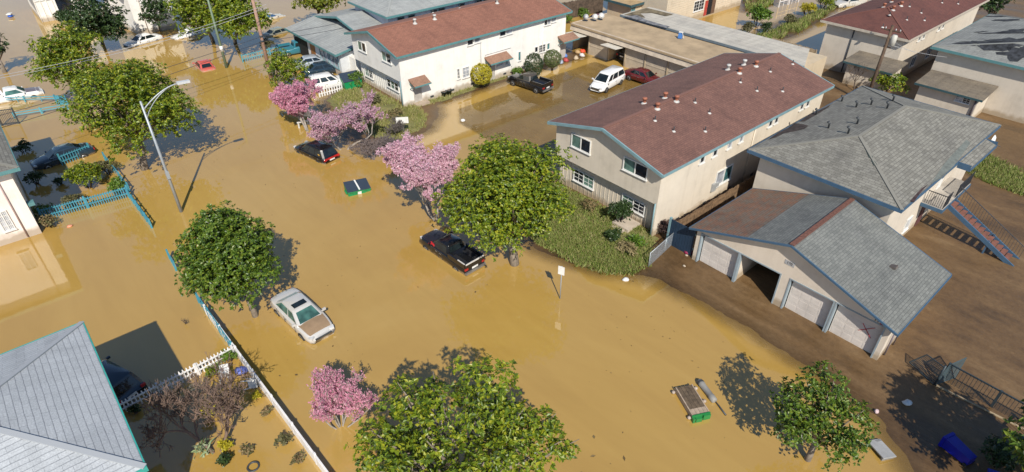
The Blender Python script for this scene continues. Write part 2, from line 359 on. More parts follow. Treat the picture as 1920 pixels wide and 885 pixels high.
bp = N(t, 'ShaderNodeBump', i_Strength=.09, i_Distance=.05); t.links.new(n2.outputs['Fac'], bp.inputs['Height']); t.links.new(bp.outputs[0], b.inputs['Normal'])
wo = npmesh('water', np.stack([X, Y, X*0], -1).reshape(-1, 3), F, m_water, smooth=True); wo['kind'] = 'structure'
# the flood is thick with silt: it only lets the mud show through where it is a few centimetres deep
at = wo.data.attributes.new('depth', 'FLOAT', 'POINT'); at.data.foreach_set('value', np.clip(-Z, 0, 1).astype(np.float32).ravel())
ad_ = N(t, 'ShaderNodeAttribute'); ad_.attribute_name = 'depth'
dm_ = N(t, 'ShaderNodeMapRange'); dm_.interpolation_type = 'SMOOTHSTEP'; dm_.inputs[1].default_value = 0.0; dm_.inputs[2].default_value = .075; dm_.inputs[3].default_value = .3; dm_.inputs[4].default_value = 1.0
t.links.new(ad_.outputs['Fac'], dm_.inputs[0]); t.links.new(dm_.outputs[0], b.inputs['Alpha'])

# grass: thousands of blades on the two soaked front lawns and the yard behind the stairs
def grass(name, poly, n, hmin, hmax, cols, seed, flat=.5, wid=.05):
    r = np.random.RandomState(seed); P = np.array(poly); lo_, hi_ = P.min(0), P.max(0)
    x = r.uniform(lo_[0], hi_[0], n*3); y = r.uniform(lo_[1], hi_[1], n*3)
    s = sdist(poly, x, y); nz = noise2(x*3.5, y*3.5, seed)
    k = (s > 0) & (r.rand(len(x)) < np.clip(s/.8, 0, 1)) & (r.rand(len(x)) < .55+nz*.9); x, y = x[k][:n], y[k][:n]; n = len(x)
    z = ground_z(x, y); k = z > -.12; x, y, z = x[k], y[k], z[k]; n = len(x)
    h = r.uniform(hmin, hmax, n); a = r.rand(n)*2*PI; la = r.rand(n)*2*PI; ln = h*r.uniform(.2, 1, n)*flat*2
    wd = wid*r.uniform(.6, 1.4, n)
    b0 = np.stack([x-np.cos(a)*wd, y-np.sin(a)*wd, z-.02], -1); b1 = np.stack([x+np.cos(a)*wd, y+np.sin(a)*wd, z-.02], -1)
    tp = np.stack([x+np.cos(la)*ln, y+np.sin(la)*ln, z+h], -1)
    V = np.stack([b0, b1, tp], 1).reshape(-1, 3); F = np.arange(3*n).reshape(n, 3)
    o = npmesh(name, V, F, leafmat(name+'_blades', cols, .7, .3)); o['kind'] = 'stuff'; return o
GC = [(.13, .19, .03, 1), (.19, .26, .045, 1), (.28, .3, .08, 1), (.36, .31, .13, 1), (.17, .26, .035, 1), (.4, .34, .17, 1)]
GD = [(.38, .32, .13, 1), (.3, .29, .09, 1), (.22, .27, .05, 1), (.42, .35, .18, 1), (.26, .3, .06, 1)]
grass('lawn_grass', [(24.6, 25.8), (24.9, 22), (25.6, 20.2), (27.0, 18.7), (28.9, 18.5), (31.6, 20.2), (32.0, 21.0), (32.0, 31), (29.8, 32.4), (27.2, 30.2), (25.2, 27.9)], 30000, .1, .3, GC, 2)
grass('front_lawn_grass', [(26.0, 59.5), (25.2, 55), (25.0, 50), (25.2, 46.8), (26.5, 46.0), (29.6, 46.8), (31.5, 48.8), (31.9, 50.8), (46, 51.5), (46, 52), (31, 52.2), (30.9, 61.5), (28.4, 61)], 26000, .12, .38, GD, 4)
grass('yard_grass', [tuple(G(a, b, .15)[:2]) for a, b in ((1812, 305), (1850, 288), (1925, 318), (1960, 380), (1925, 372), (1850, 345), (1808, 325))], 9000, .1, .32, GC, 6)
grass('strip_grass', [tuple(G(a, b, .1)[:2]) for a, b in ((1345, 82), (1420, 64), (1500, 32), (1560, 8), (1572, 14), (1500, 60), (1430, 84), (1370, 98))], 6000, .2, .6, GC, 7, wid=.09)
grass('far_grass', [tuple(G(a, b, .1)[:2]) for a, b in ((1398, 20), (1452, 8), (1440, -20), (1390, -20))], 4000, .2, .5, GC, 8, wid=.1)

# soil under the two lawns: a ragged turf sheet that follows the ground
def turf(name, poly, mat, seed):
    P = np.array(poly); lo_, hi_ = P.min(0), P.max(0); gx = np.arange(lo_[0], hi_[0], .25); gy = np.arange(lo_[1], hi_[1], .25); A, B = np.meshgrid(gx, gy)
    s = sdist(poly, A, B)+noise2(A*3, B*3, seed)*.5; Zt = ground_z(A, B)+.02; n_, m_ = A.shape; ii = np.arange(n_*m_).reshape(n_, m_)
    F = np.stack([ii[:-1, :-1], ii[:-1, 1:], ii[1:, 1:], ii[1:, :-1]], -1); k = (np.minimum.reduce([s[:-1, :-1], s[:-1, 1:], s[1:, 1:], s[1:, :-1]]) > .1)
    o = npmesh(name, np.stack([A, B, Zt], -1).reshape(-1, 3), F[k], mat, smooth=True); o['kind'] = 'structure'; return o
m_turf, t, b = newmat('soaked_turf'); ge = N(t, 'ShaderNodeNewGeometry')
n1 = N(t, 'ShaderNodeTexNoise', i_Scale=.9, i_Detail=9.0, i_Roughness=.75); t.links.new(ge.outputs['Position'], n1.inputs['Vector'])
r1 = ramp(t, [(.3, (.10, .085, .035, 1)), (.48, (.16, .155, .05, 1)), (.62, (.22, .2, .075, 1)), (.75, (.3, .245, .12, 1))]); t.links.new(n1.outputs['Fac'], r1.inputs[0]); t.links.new(r1.outputs[0], b.inputs['Base Color']); b.inputs['Roughness'].default_value = .9
turf('lawn', [(25.2, 25.5), (25.5, 22), (26.2, 20.4), (27.6, 19.2), (28.9, 18.8), (31.6, 20.2), (32.0, 21.0), (32.0, 31), (29.8, 32), (27.8, 29.6), (25.8, 27.6)], m_turf, 2)
turf('front_lawn', [(25.0, 59.5), (24.4, 55), (24.2, 50), (24.8, 46.8), (26.5, 45.9), (29.6, 46.7), (31.5, 48.8), (31.9, 50.8), (46, 51.4), (46, 52), (31, 52.2), (30.9, 61.5), (28.4, 61)], m_turf, 4)
# flotsam: leaves, straw and specks drifting on the flood, far too many to count
r = np.random.RandomState(77); n = 900
fx = r.uniform(4, 30, n); fy = r.uniform(2, 62, n); 
n = 520; fx = r.uniform(4, 29, n); fy = r.uniform(2, 60, n); k = (ground_z(fx, fy) < -.03) & ((noise2(fx*1.3, fy*1.3, 31) > .1) | (r.rand(n) < .3)); fx, fy = fx[k], fy[k]; n = len(fx)
L_ = r.uniform(.025, .08, n)*np.where(r.rand(n) < .06, 2.2, 1); W_ = L_*r.uniform(.25, .7, n); a = r.rand(n)*6.3; c_, s_ = np.cos(a), np.sin(a); zz = np.full(n, .006)
V = np.stack([np.stack([fx+c_*L_, fy+s_*L_, zz], -1), np.stack([fx-s_*W_, fy+c_*W_, zz+.012], -1), np.stack([fx-c_*L_, fy-s_*L_, zz], -1), np.stack([fx+s_*W_, fy-c_*W_, zz+.012], -1)], 1).reshape(-1, 3)
fo = npmesh('flotsam', V, np.arange(4*n).reshape(-1, 4), leafmat('drifting_leaves', [(.06, .04, .02, 1), (.12, .08, .03, 1), (.2, .14, .06, 1), (.09, .08, .03, 1)], .8, .1)); fo['kind'] = 'stuff'
# drowned weed beds just at the surface by the street sign
# ------------------------------------------------------------------ building kit
TEAL = plain((.10, .24, .25, 1), .55, name='teal trim'); TEALD = plain((.035, .085, .10, 1), .6, name='dark teal')
LBLUE = plain((.20, .33, .36, 1), .55, name='pale blue trim'); BLUE = plain((.055, .115, .19, 1), .55, name='blue trim')
NAVY = plain((.018, .04, .075, 1), .55, name='navy boards'); WHITE = plain((.74, .73, .70, 1), .55, name='white trim')
DARK = plain((.006, .006, .007, 1), .8, name='dark hollow', var=.3); CREAMTRIM = plain((.5, .44, .36, 1), .6, name='cream trim')
W_A = wallmat('white_stucco', (.80, .77, .72, 1)); W_B = wallmat('cream_stucco', (.65, .575, .47, 1)); W_C = wallmat('beige_stucco', (.68, .59, .49, 1))
W_D = wallmat('tan_stucco', (.60, .53, .44, 1)); W_K = wallmat('pinkish_stucco', (.84, .76, .70, 1)); W_E = wallmat('sand_stucco', (.52, .42, .29, 1))
W_G = wallmat('pale_cream_siding', (.58, .49, .37, 1))
R_RED = shingle('red_brown_shingles', (.22, .108, .082, 1), (.17, .084, .066, 1), (.10, .052, .042, 1), .17, .36, .3)
R_RED2 = shingle('rust_shingles', (.33, .145, .095, 1), (.26, .112, .074, 1), (.15, .07, .05, 1), .17, .36, .22)
R_RED3 = shingle('dark_red_shingles', (.16, .06, .045, 1), (.13, .05, .04, 1), (.08, .03, .025, 1), .17, .4, .3)
R_GREY = shingle('grey_shingles', (.25, .24, .208, 1), (.165, .157, .135, 1), (.10, .095, .082, 1), .22, .4, .25, gapw=.012)
R_GREYC = shingle('blue_grey_shingles', (.205, .21, .195, 1), (.15, .156, .147, 1), (.10, .105, .10, 1), .17, .36, .25)
R_MIX = shingle('patched_rust_shingles', (.24, .125, .08, 1), (.17, .15, .12, 1), (.10, .06, .045, 1), .19, .42, .35)
R_LIGHT = shingle('pale_grey_shingles', (.45, .47, .49, 1), (.40, .42, .44, 1), (.17, .18, .205, 1), .245, .8, .12, stripe=.85, gapw=.004)
R_TORN = shingle('worn_grey_roofing', (.27, .275, .255, 1), (.225, .23, .215, 1), (.15, .15, .145, 1), .3, 1.0, .3)
R_FAR = shingle('weathered_grey_roofing', (.36, .37, .355, 1), (.31, .32, .31, 1), (.22, .225, .22, 1), .3, 1.0, .2)
GL_D = glassmat('dark_window_glass', (.012, .016, .025, 1)); GL_G = glassmat('curtained_window_glass', (.09, .16, .135, 1), .12); GL_W = glassmat('blind_window_glass', (.36, .38, .42, 1), .2)
GL_T = glassmat('teal_tinted_glass', (.05, .14, .15, 1), .05)
ROOFT = .2
def R_o(root): return tuple(root.location)
def window(root, plane, c, a0, a1, z0, z1, panes=(0, 1), fr=WHITE, w=.07, name='window', grid=None, label=None):
    """window on a wall facing -X (plane 'X') or -Y (plane 'Y'); a runs along the wall"""
    if a0 > a1: a0, a1 = a1, a0
    if z0 > z1: z0, z1 = z1, z0
    o = R_o(root); m = MB(o)
    def bx(mb, p0, p1, q0, q1, d0, d1):
        if plane == 'X': mb.box(c-d1, p0, q0, c-d0, p1, q1)
        else: mb.box(p0, c-d1, q0, p1, c-d0, q1)
    bx(m, a0, a1, z0, z0+w, .004, .09); bx(m, a0, a1, z1-w, z1, .004, .09); bx(m, a0, a0+w, z0+w, z1-w, .004, .085); bx(m, a1-w, a1, z0+w, z1-w, .004, .085)
    n = len(panes); sp = (a1-a0-w)/n
    for i in range(1, n): bx(m, a0+sp*i, a0+sp*i+w, z0+w, z1-w, .004, .08)
    if grid:
        for i in range(1, grid[0]*n):
            a = a0+w/2+(a1-a0-w)*i/(grid[0]*n); bx(m, a-.015, a+.015, z0+w, z1-w, .02, .05)
        for i in range(1, grid[1]):
            z = z0+(z1-z0)*i/grid[1]; bx(m, a0+w, a1-w, z-.015, z+.015, .022, .052)
    f = m.build(name, fr, root)
    for i, p in enumerate(panes):
        q = MB(o); bx(q, a0+sp*i+w, a0+sp*(i+1), z0+w, z1-w, .003, .03); q.build('pane', (GL_D, GL_G, GL_W, GL_T)[p], f)
    s = MB(o); bx(s, a0-.05, a1+.05, z0-.06, z0-.002, .004, .13); s.build('sill', fr, f)
    return f
def winpx(root, plane, c, x0, y0, x1, y1, **k):
    f = onX if plane == 'X' else onY
    a = f(x0, y0, c); b_ = f(x1, y1, c); i = 1 if plane == 'X' else 0
    return window(root, plane, c, a[i], b_[i], b_[2], a[2], **k)
def gable(root, x0, x1, y0, y1, ez, ym, rz, mat, trim, th=ROOFT, fas=.22, vents=()):
    """roof with ridge along X. returns roof object"""
    o = R_o(root); m = MB(o)
    m.slab([(x0, y0, ez), (x1, y0, ez), (x1, ym, rz), (x0, ym, rz)], th)
    m.slab([(x1, y1, ez), (x0, y1, ez), (x0, ym, rz), (x1, ym, rz)], th)
    r = m.build('roof', mat, root)
    f = MB(o)
    f.box(x0-.004, y0-.05, ez-fas, x1+.004, y0-.003, ez-.01); f.build('eave_fascia', trim, r); f = MB(o); f.box(x0-.004, y1+.003, ez-fas, x1+.004, y1+.05, ez-.01)
    f.build('eave_fascia', trim, r)
    for X_ in (x0-.055, x1+.055):
        f = MB(o)
        for yy in (y0, y1): f.bar((X_, yy, ez-fas/2), (X_, ym, rz-fas/2), .1, fas)
        f.build('rake_board', trim, r)
    c = MB(o); c.bar((x0, ym, rz+.012), (x1, ym, rz+.012), .26, .05); c.build('ridge_cap', mat, r) if not mat.name.startswith('x') else None
    return r
def hip(root, x0, x1, y0, y1, ez, r1, r2, mat, trim, th=ROOFT, fas=.24):
    o = R_o(root); m = MB(o)
    m.slab([(x0, y1, ez), (x0, y0, ez), r1], th); m.slab([(x0, y0, ez), (x1, y0, ez), r2, r1], th)
    m.slab([(x1, y0, ez), (x1, y1, ez), r2], th); m.slab([(x1, y1, ez), (x0, y1, ez), r1, r2], th)
    r = m.build('roof', mat, root)
    f = MB(o)
    f.box(x0-.05, y0-.05, ez-fas, x1+.05, y0-.003, ez+.012); f.box(x0-.05, y1+.003, ez-fas, x1+.05, y1+.05, ez+.012)
    f.box(x0-.05, y0, ez-fas, x0-.003, y1, ez+.012); f.box(x1+.003, y0, ez-fas, x1+.05, y1, ez+.012)
    f.build('eave_fascia', trim, r)
    c = MB(o)
    for a, b_ in (((x0, y0, ez), r1), ((x0, y1, ez), r1), ((x1, y0, ez), r2), ((x1, y1, ez), r2), (r1, r2)):
        c.bar(Vector(a)+Vector((0, 0, .012)), Vector(b_)+Vector((0, 0, .012)), .22, .05)
    c.build('ridge_cap', mat, r)
    return r
def roof_z(y, y0, ym, ez, rz): return ez+(rz-ez)*max(0.0, 1-abs(y-ym)/abs(ym-y0))
VRED = plain((.33, .12, .07, 1), .6, name='terracotta flue'); VW = plain((.52, .50, .47, 1), .5, name='galvanised flashing'); VDK = plain((.05, .055, .06, 1), .5, name='dark pipe')
VWD = plain((.42, .34, .30, 1), .6, name='dirty flashing')
def flue(root, roof, x, y, z, big=True, capm=None, mat_dim=False):
    o = R_o(root)
    if big:
        m = MB(o); m.lathe((x, y, z-.25), [(.13, 0), (.13, .4), (.12, .58), (.19, .59), (.19, .7), (.17, .74), (.02, .75)], 12); p = m.build('flue', capm or VRED, roof)
        m = MB(o); m.lathe((x, y, z-.05), [(.27, 0), (.25, .06), (.18, .1), (.13, .16)], 10); m.build('flashing', VWD if mat_dim else VW, p)
    else:
        m = MB(o); m.lathe((x, y, z-.2), [(.045, 0), (.045, .55), (.04, .56)], 8); p = m.build('vent_pipe', VDK, roof)
        m = MB(o); m.lathe((x, y, z-.05), [(.17, 0), (.15, .05), (.05, .12)], 8); m.build('flashing', VW, p)
def roofpt(px, py, roof_fn):
    """world point of a picture point on a roof: iterate the height"""
    z = 6.0
    for _ in range(25):
        p = G(px, py, z); z = .5*z+.5*roof_fn(p[0], p[1])
    return G(px, py, z)

def long_house(label, name, x0, x1, y0, y1, ez, rz, base, wall, roofm, oh=.5, z_ov=2.84, rec=.6, trim=LBLUE):
    root = thing(name, label, 'house', (x0, y0, 0)); o = R_o(root)
    ym = (y0+y1)/2; sl = (rz-ez)/((y1-y0)/2+oh); zt = ez+sl*oh-ROOFT+.02
    zr = rz-ROOFT+.02; ztri = ez+.95                     # foot of the dark gable boards
    m = MB(o)
    # side walls and floors, upper storey projecting over the recessed street front
    m.box(x0, y0, z_ov, x1, y1, zt)
    m.build('upper_wall', wall, root)
    m = MB(o); m.box(x0+rec, y0+.003, base-.6, x1-.003, y1-.003, z_ov-.002)
    yy = y0+.3
    while yy < y1-.1:
        m.box(x0+rec-.03, yy, base-.2, x0+rec+.01, yy+.06, z_ov-.01); yy += .41
    m.box(x0+.01, y0+.002, base-.6, x0+rec+.02, y0+.12, z_ov-.002)        # side return
    m.build('lower_wall', wall, root)
    # gable ends
    for X_, q in ((x0+.002, .2), (x1-.2, .2)):
        g = MB(o)
        v = [(X_, y0, zt), (X_, y1, zt), (X_, ym, zr), (X_+q, y0, zt), (X_+q, y1, zt), (X_+q, ym, zr)]
        g.add(v, [(0, 1, 2), (5, 4, 3), (0, 3, 4, 1), (1, 4, 5, 2), (2, 5, 3, 0)]); g.build('gable_wall', wall, root)
    f = (ztri-zt)/(zr-zt); hw = (y1-y0)/2*(1-f)*.98
    g = MB(o); X_ = x0-.06
    v = [(X_, ym-hw, ztri), (X_, ym+hw, ztri), (X_, ym, zr-.04), (X_+.055, ym-hw, ztri), (X_+.055, ym+hw, ztri), (X_+.055, ym, zr-.04)]
    g.add(v, [(0, 2, 1), (5, 3, 4), (0, 1, 4, 3), (1, 2, 5, 4), (2, 0, 3, 5)]); g.build('gable_boards', TEALD, root)
    r = gable(root, x0-oh, x1+oh, y0-oh+.05, y1+oh-.05, ez, ym, rz, roofm, trim)
    # downpipe on the street corner
    m = MB(o); m.tube([(x0-.06, y0+.12, z_ov+.1), (x0-.06, y0+.12, base)], .05, 8); m.build('downpipe', LBLUE, root)
    return root, r, ym
# --- red-brown roofed house in the middle
hb, rb_, ym = long_house('long two storey cream house with red brown shingle roof and green front lawn', 'apartment_house', 31.5, 54.4, 20.75, 30.9, 5.66, 7.08, .15, W_B, R_RED)
for c in ((1073, 248, 1107, 290, (0, 1)), (1171, 292, 1213, 338, (0, 1))): winpx(hb, 'X', 31.5, *c[:4], panes=c[4])
winpx(hb, 'X', 32.07, 1077, 314, 1113, 356, panes=(1, 0), grid=(2, 3)); winpx(hb, 'X', 32.07, 1168, 362, 1208, 405, panes=(0, 1), grid=(2, 3))
winpx(hb, 'Y', 20.75, 1344, 323, 1368, 334, panes=(2, 3), fr=WHITE)
yb = 20.75
for x_ in (35.9, 37.5, 45.2, 46.1, 50.2, 51.2): window(hb, 'Y', yb, x_, x_+.62, 4.5, 5.1, panes=(0,))
for x_ in (39.4, 41.0): window(hb, 'Y', yb, x_, x_+.6, 4.5, 5.1, panes=(2,))
fnB = lambda x, y: roof_z(y, 20.3, ym, 5.66, 7.08)
for px, py in ((1208, 194), (1247, 184), (1232, 204), (1268, 190), (1365, 131), (1395, 122), (1386, 137), (1417, 124)): p = roofpt(px, py, fnB); flue(hb, rb_, p[0], p[1], p[2], True, VW if px in (1365, 1395) else None)
for px, py in ((1228, 226), (1263, 246), (1303, 192), (1330, 212), (1322, 246), (1388, 154), (1419, 170), (1444, 134), (1467, 171), (1486, 120)): p = roofpt(px, py, fnB); flue(hb, rb_, p[0], p[1], p[2], False)
m = MB(R_o(hb)); m.box(30.5, 22.2, .1, 31.9, 23.7, .42); m.box(30.2, 22.4, .05, 30.5, 23.5, .25); m.build('doorstep', plain((.5, .42, .34, 1), .8, name='pale concrete'), hb)
# --- white house with rust roof behind the blossom
ha, ra_, yma = long_house('long two storey white house with rust coloured roof and door canopies beside the flooded court', 'apartment_house', 30.5, 53.7, 51.95, 61.3, 5.66, 7.0, .15, W_A, R_RED2, trim=TEAL)
for c in ((670, 74, 688, 100, (0, 1)), (715, 93, 735, 121, (0, 1))): winpx(ha, 'X', 30.5, *c[:4], panes=c[4])
winpx(ha, 'X', 31.07, 684, 125, 701, 149, panes=(0, 1), grid=(2, 2)); winpx(ha, 'X', 31.07, 725, 145, 749, 173, panes=(0, 1, 0), grid=(1, 2))
ya = 51.95
for x0_, y0_, x1_, y1_, pn in ((875, 69, 887, 83, (0,)), (888, 67, 901, 78, (2,)), (936, 54, 948, 66, (0,)), (949, 51, 960, 62, (2,)), (1020, 31, 1032, 45, (0, 2)), (1034, 29, 1042, 40, (2,)),
        (856, 129, 862, 147, (0,)), (866, 127, 880, 143, (2,)), (931, 113, 943, 121, (2,)), (947, 104, 952, 120, (3,)), (971, 97, 976, 113, (3,)), (1002, 88, 1008, 97, (0,)), (1010, 85, 1022, 96, (0, 0)), (1025, 81, 1030, 92, (3,))):
    winpx(ha, 'Y', ya, x0_, y0_, x1_, y1_, panes=pn, w=.06, grid=(2, 3) if pn == (0, 0) or y0_ > 100 else None)
R_CAN = shingle('faded_canopy_shingles', (.34, .19, .125, 1), (.27, .15, .1, 1), (.17, .1, .07, 1), .17, .36, .2)
def canopy(root, x, y, z, w_, roofm):
    o = R_o(root); m = MB(o); m.slab([(x, y-1.15, z-.28), (x+w_, y-1.15, z-.28), (x+w_, y-.003, z+.22), (x, y-.003, z+.22)], .1); c = m.build('door_canopy', roofm, root)
    m = MB(o)
    for xx in (x+.12, x+w_-.12): m.bar((xx, y-.02, z-.85), (xx, y-.98, z-.32), .07); m.bar((xx, y-.02, z-.3), (xx, y-1.05, z-.36), .06)
    m.box(x, y-1.19, z-.4, x+w_, y-1.152, z-.26); m.build('bracket', TEAL, c)
def door(root, plane, c, a0, a1, z0, z1, mat, fr=WHITE):
    o = R_o(root); m = MB(o); k = MB(o)
    if plane == 'Y': m.box(a0, c-.06, z0, a1, c-.004, z1); k.box(a1-.14, c-.1, z0+.95, a1-.08, c-.061, z0+1.05)
    else: m.box(c-.06, a0, z0, c-.004, a1, z1); k.box(c-.1, a1-.14, z0+.95, c-.061, a1-.08, z0+1.05)
    d = m.build('door', mat, root); k.build('handle', VDK, d); return d
for px, py, w_ in ((766, 158, 2.0), (908, 112, 3.2), (1045, 78, 2.6)):
    p = onY(px, py, ya); canopy(ha, p[0], ya, 2.75, w_, R_CAN)
    door(ha, 'Y', ya, p[0]+.5, p[0]+1.45, .15, 2.2, plain((.45, .42, .38, 1), .5, name='pale door'))
fnA = lambda x, y: roof_z(y, 51.5, yma, 5.66, 7.0)
for px, py in ((778, 44), (815, 36), (932, 6)): p = roofpt(px, py, fnA); flue(ha, ra_, p[0], p[1], p[2], True, VW)
for px, py in ((812, 24), (862, 15)): p = roofpt(px, py, fnA); flue(ha, ra_, p[0], p[1], p[2], False)
o = R_o(ha)
METER = plain((.36, .37, .37, 1), .5, name='meter grey')
for i, x_ in enumerate((40.5, 41.1, 41.7)): m = MB(o); m.box(x_, ya-.16, 1.1, x_+.36, ya-.004, 1.75); m.lathe((x_+.18, ya-.2, 1.45), [(.1, -.05), (.12, 0), (.1, .05)], 10, axis='Y'); m.build('electricity_meter', METER, ha)
m = MB(o); m.tube([(40.68, ya-.05, 1.75), (40.68, ya-.05, 5.1)], .03); m.tube([(41.3, ya-.05, 1.75), (41.3, ya-.05, 3.2), (45, ya-.05, 3.2)], .02); m.build('conduit', METER, ha)
m = MB(o); m.tube([(49.9, ya-.06, 5.2), (49.9, ya-.06, .2)], .05); m.build('downpipe', W_A, ha)
for x_ in (33.8, 36.5, 39.2, 43.9, 47.6): m = MB(o); m.box(x_, ya-.03, .32, x_+.42, ya-.004, .52); m.build('crawl_vent', VDK, ha)
o = R_o(hb)
for x_ in (34.2, 37.6, 41.0, 44.4): m = MB(o); m.box(x_, yb-.03, .34, x_+.42, yb-.004, .54); m.build('crawl_vent', VDK, hb)
m = MB(o); m.tube([(43.2, yb-.06, 5.2), (43.2, yb-.06, .2)], .05); m.build('downpipe', W_B, hb)
m = MB(o); m.box(38.4, yb-.15, 1.2, 38.9, yb-.004, 1.9); m.box(39.0, yb-.12, 1.3, 39.3, yb-.004, 1.75); m.build('electricity_meter', METER, hb)
m = MB(R_o(ha)); m.box(31.6, 51.2, .0, 33.2, 51.9, .34); m.build('doorstep', plain((.42, .33, .25, 1), .8, name='step'), ha)

# --- foreground garage with four doors
gc = thing('garage', 'beige four door garage with patched rust and grey roof and one door open', 'garage', (31.5, 4.8, 0)); o = R_o(gc)
X0, Y0, Y1, XB = 31.5, 4.8, 17.3, 38.4; YM = 11.05; EZ, RZ = 2.74, 4.95; zt = EZ+(RZ-EZ)/6.65*.4-.18
doors = [(14.16, 16.9), (11.3, 14.0), (7.98, 10.6), (5.15, 7.78)]
m = MB(o)
edges = [Y0]+sum([[a, b_] for a, b_ in sorted(doors)], [])+[Y1]
for i in range(0, len(edges), 2): m.box(X0, edges[i], -.3, X0+.2, edges[i+1], 2.46)
m.box(X0, Y0, 2.46, X0+.2, Y1, zt); zr_ = RZ-.2
v = [(X0, Y0, zt), (X0, Y1, zt), (X0, YM, zr_), (X0+.2, Y0, zt), (X0+.2, Y1, zt), (X0+.2, YM, zr_)]
m.add(v, [(0, 2, 1), (3, 4, 5), (1, 2, 5, 4), (2, 0, 3, 5)])
v = [(XB-.2, Y0, zt), (XB-.2, Y1, zt), (XB-.2, YM, zr_), (XB, Y0, zt), (XB, Y1, zt), (XB, YM, zr_)]
m.add(v, [(0, 2, 1), (3, 4, 5), (1, 2, 5, 4), (2, 0, 3, 5)])
m.box(X0+.2, Y0, -.3, XB, Y0+.15, zt); m.box(X0+.2, Y1-.15, -.3, XB, Y1, zt); m.box(XB-.2, Y0+.15, -.3, XB, Y1-.15, zt)
m.box(X0+.2, 14.02, -.3, XB-.2, 14.12, zt-.01); m.box(X0+.2, 11.1, -.3, XB-.2, 11.2, zt-.01)
m.build('wall', W_C, gc)
GD_ = plain((.66, .60, .55, 1), .6, name='garage door paint', var=.1, scale=.9, bump=.1)
for i, (a, b_) in enumerate(doors):
    if i != 1:
        m = MB(o); h = (2.42-.1)/4
        for k in range(4): m.box(X0+.28, a+.05, .1+k*h, X0+.33, b_-.05, .1+(k+1)*h-.008)
        for k in range(4):
            for j in range(4): y_ = a+.15+j*(b_-a-.2)/4; m.box(X0+.273, y_, .1+k*h+.1, X0+.28, y_+(b_-a-.2)/4-.1, .1+(k+1)*h-.12)
        m.box(X0+.332, a+.05, .05, X0+.35, b_-.05, 2.42); d = m.build('garage_door', GD_, gc)
    m = MB(o); m.box(X0-.03, a-.08, .05, X0+.26, a+.005, 2.5); m.box(X0-.03, b_-.005, .05, X0+.26, b_+.08, 2.5); m.box(X0-.03, a+.005, 2.42, X0+.26, b_-.005, 2.5)
    m.build('door_frame', plain((.30, .36, .40, 1), .55, name='grey blue frame'), gc)
def mix_roof():
    m = MB(o); xx0, xx1 = X0-.4, XB+.4; yb_ = YM+2.7; zb = EZ+(RZ-EZ)*(1-2.7/6.65)
    m.slab([(xx1, 17.7, EZ), (xx0, 17.7, EZ), (xx0, yb_, zb), (xx1, yb_, zb)], .12); return m.build('roof_patch', R_MIX, gc, None)
m = MB(o); xx0, xx1 = X0-.4, XB+.4; yb_ = YM+2.7; zb = EZ+(RZ-EZ)*(1-2.7/6.65)
m.slab([(xx0, 4.4, EZ), (xx1, 4.4, EZ), (xx1, YM, RZ), (xx0, YM, RZ)], .12)
m.slab([(xx1, yb_, zb), (xx0, yb_, zb), (xx0, YM, RZ), (xx1, YM, RZ)], .12)
rg = m.build('roof', R_GREYC, gc); pr = mix_roof(); pr.parent = rg; pr['label'] = 'rust coloured shingles on the left slope'
m = MB(o); m.bar((xx0, YM, RZ+.015), (xx1, YM, RZ+.015), .3, .05); m.build('ridge_cap', plain((.16, .07, .05, 1), .9, name='rust ridge', scale=6, var=.35), rg)
for xq_ in (xx0-.04, xx1+.04):
    m = MB(o)
    for yy in (4.4, 17.7): m.bar((xq_, yy, EZ-.065), (xq_, YM, RZ-.065), .07, .13)
    m.build('rake_board', BLUE, rg)
for ya_, yb2 in ((4.34, 4.397), (17.703, 17.76)): m = MB(o); m.box(xx0, ya_, EZ-.2, xx1, yb2, EZ-.02); m.build('eave_fascia', BLUE, rg)
p = onX(1481, 494, X0-.01); M = Matrix.Translation((X0-.03-o[0], p[1]-o[1], p[2]-o[2])) @ Matrix.Rotation(-PI/2, 4, 'Z') @ Matrix.Rotation(PI/2, 4, 'X')
pl = MB(o); pl.box(X0-.022, p[1]-.3, p[2]-.15, X0-.004, p[1]+.3, p[2]+.15); q = pl.build('number_plate', plain((.42, .42, .43, 1), .5, name='plate grey'), gc)
BLK = plain((.01, .01, .012, 1), .5, name='black paint'); textmesh('house_number', '170', .24, BLK, q, M)
p = onX(1648, 602, X0-.01); M = Matrix.Translation((X0-.012-o[0], p[1]-o[1], p[2]-o[2])) @ Matrix.Rotation(-PI/2, 4, 'Z') @ Matrix.Rotation(PI/2, 4, 'X'); textmesh('house_number', '170', .36, BLK, gc, M, .008)
RED = plain((.55, .02, .025, 1), .6, name='red spray paint')
xp = X0+.25
m = MB(o)
for (a, b_) in (((1609, 619), (1641, 615)), ((1618, 606), (1632, 634))): m.bar(onX(a[0], a[1], xp), onX(b_[0], b_[1], xp), .035, .02)
m.build('sprayed_cross', RED, gc)
m = MB(o); xq = X0-.012
for (a, b_) in (((1651, 605), (1659, 609)), ((1657, 604), (1653, 610)), ((1650, 608), (1658, 607))): m.bar(onX(a[0], a[1], xq), onX(b_[0], b_[1], xq), .02, .1)
m.build('sprayed_mark', RED, gc)
m = MB(o); m.tube([(32.2, 4.7, 2.5), (32.2, 4.7, .2)], .05); m.tube([(32.2, 4.7, 2.2), (33.4, 4.7, 2.2), (33.4, 4.7, .2)], .04); m.build('drain_pipe', plain((.2, .17, .19, 1), .5, name='grey pipe'), gc)
fnC = lambda x, y: roof_z(y, 4.4, YM, EZ, RZ)
p = roofpt(1675, 502, fnC); m = MB(o); m.obox((p[0], p[1], p[2]+.06), .35, .35, .16, 0, (math.radians(-18), 0)); m.build('roof_vent', plain((.12, .1, .09, 1), .7, name='rusty vent'), rg)

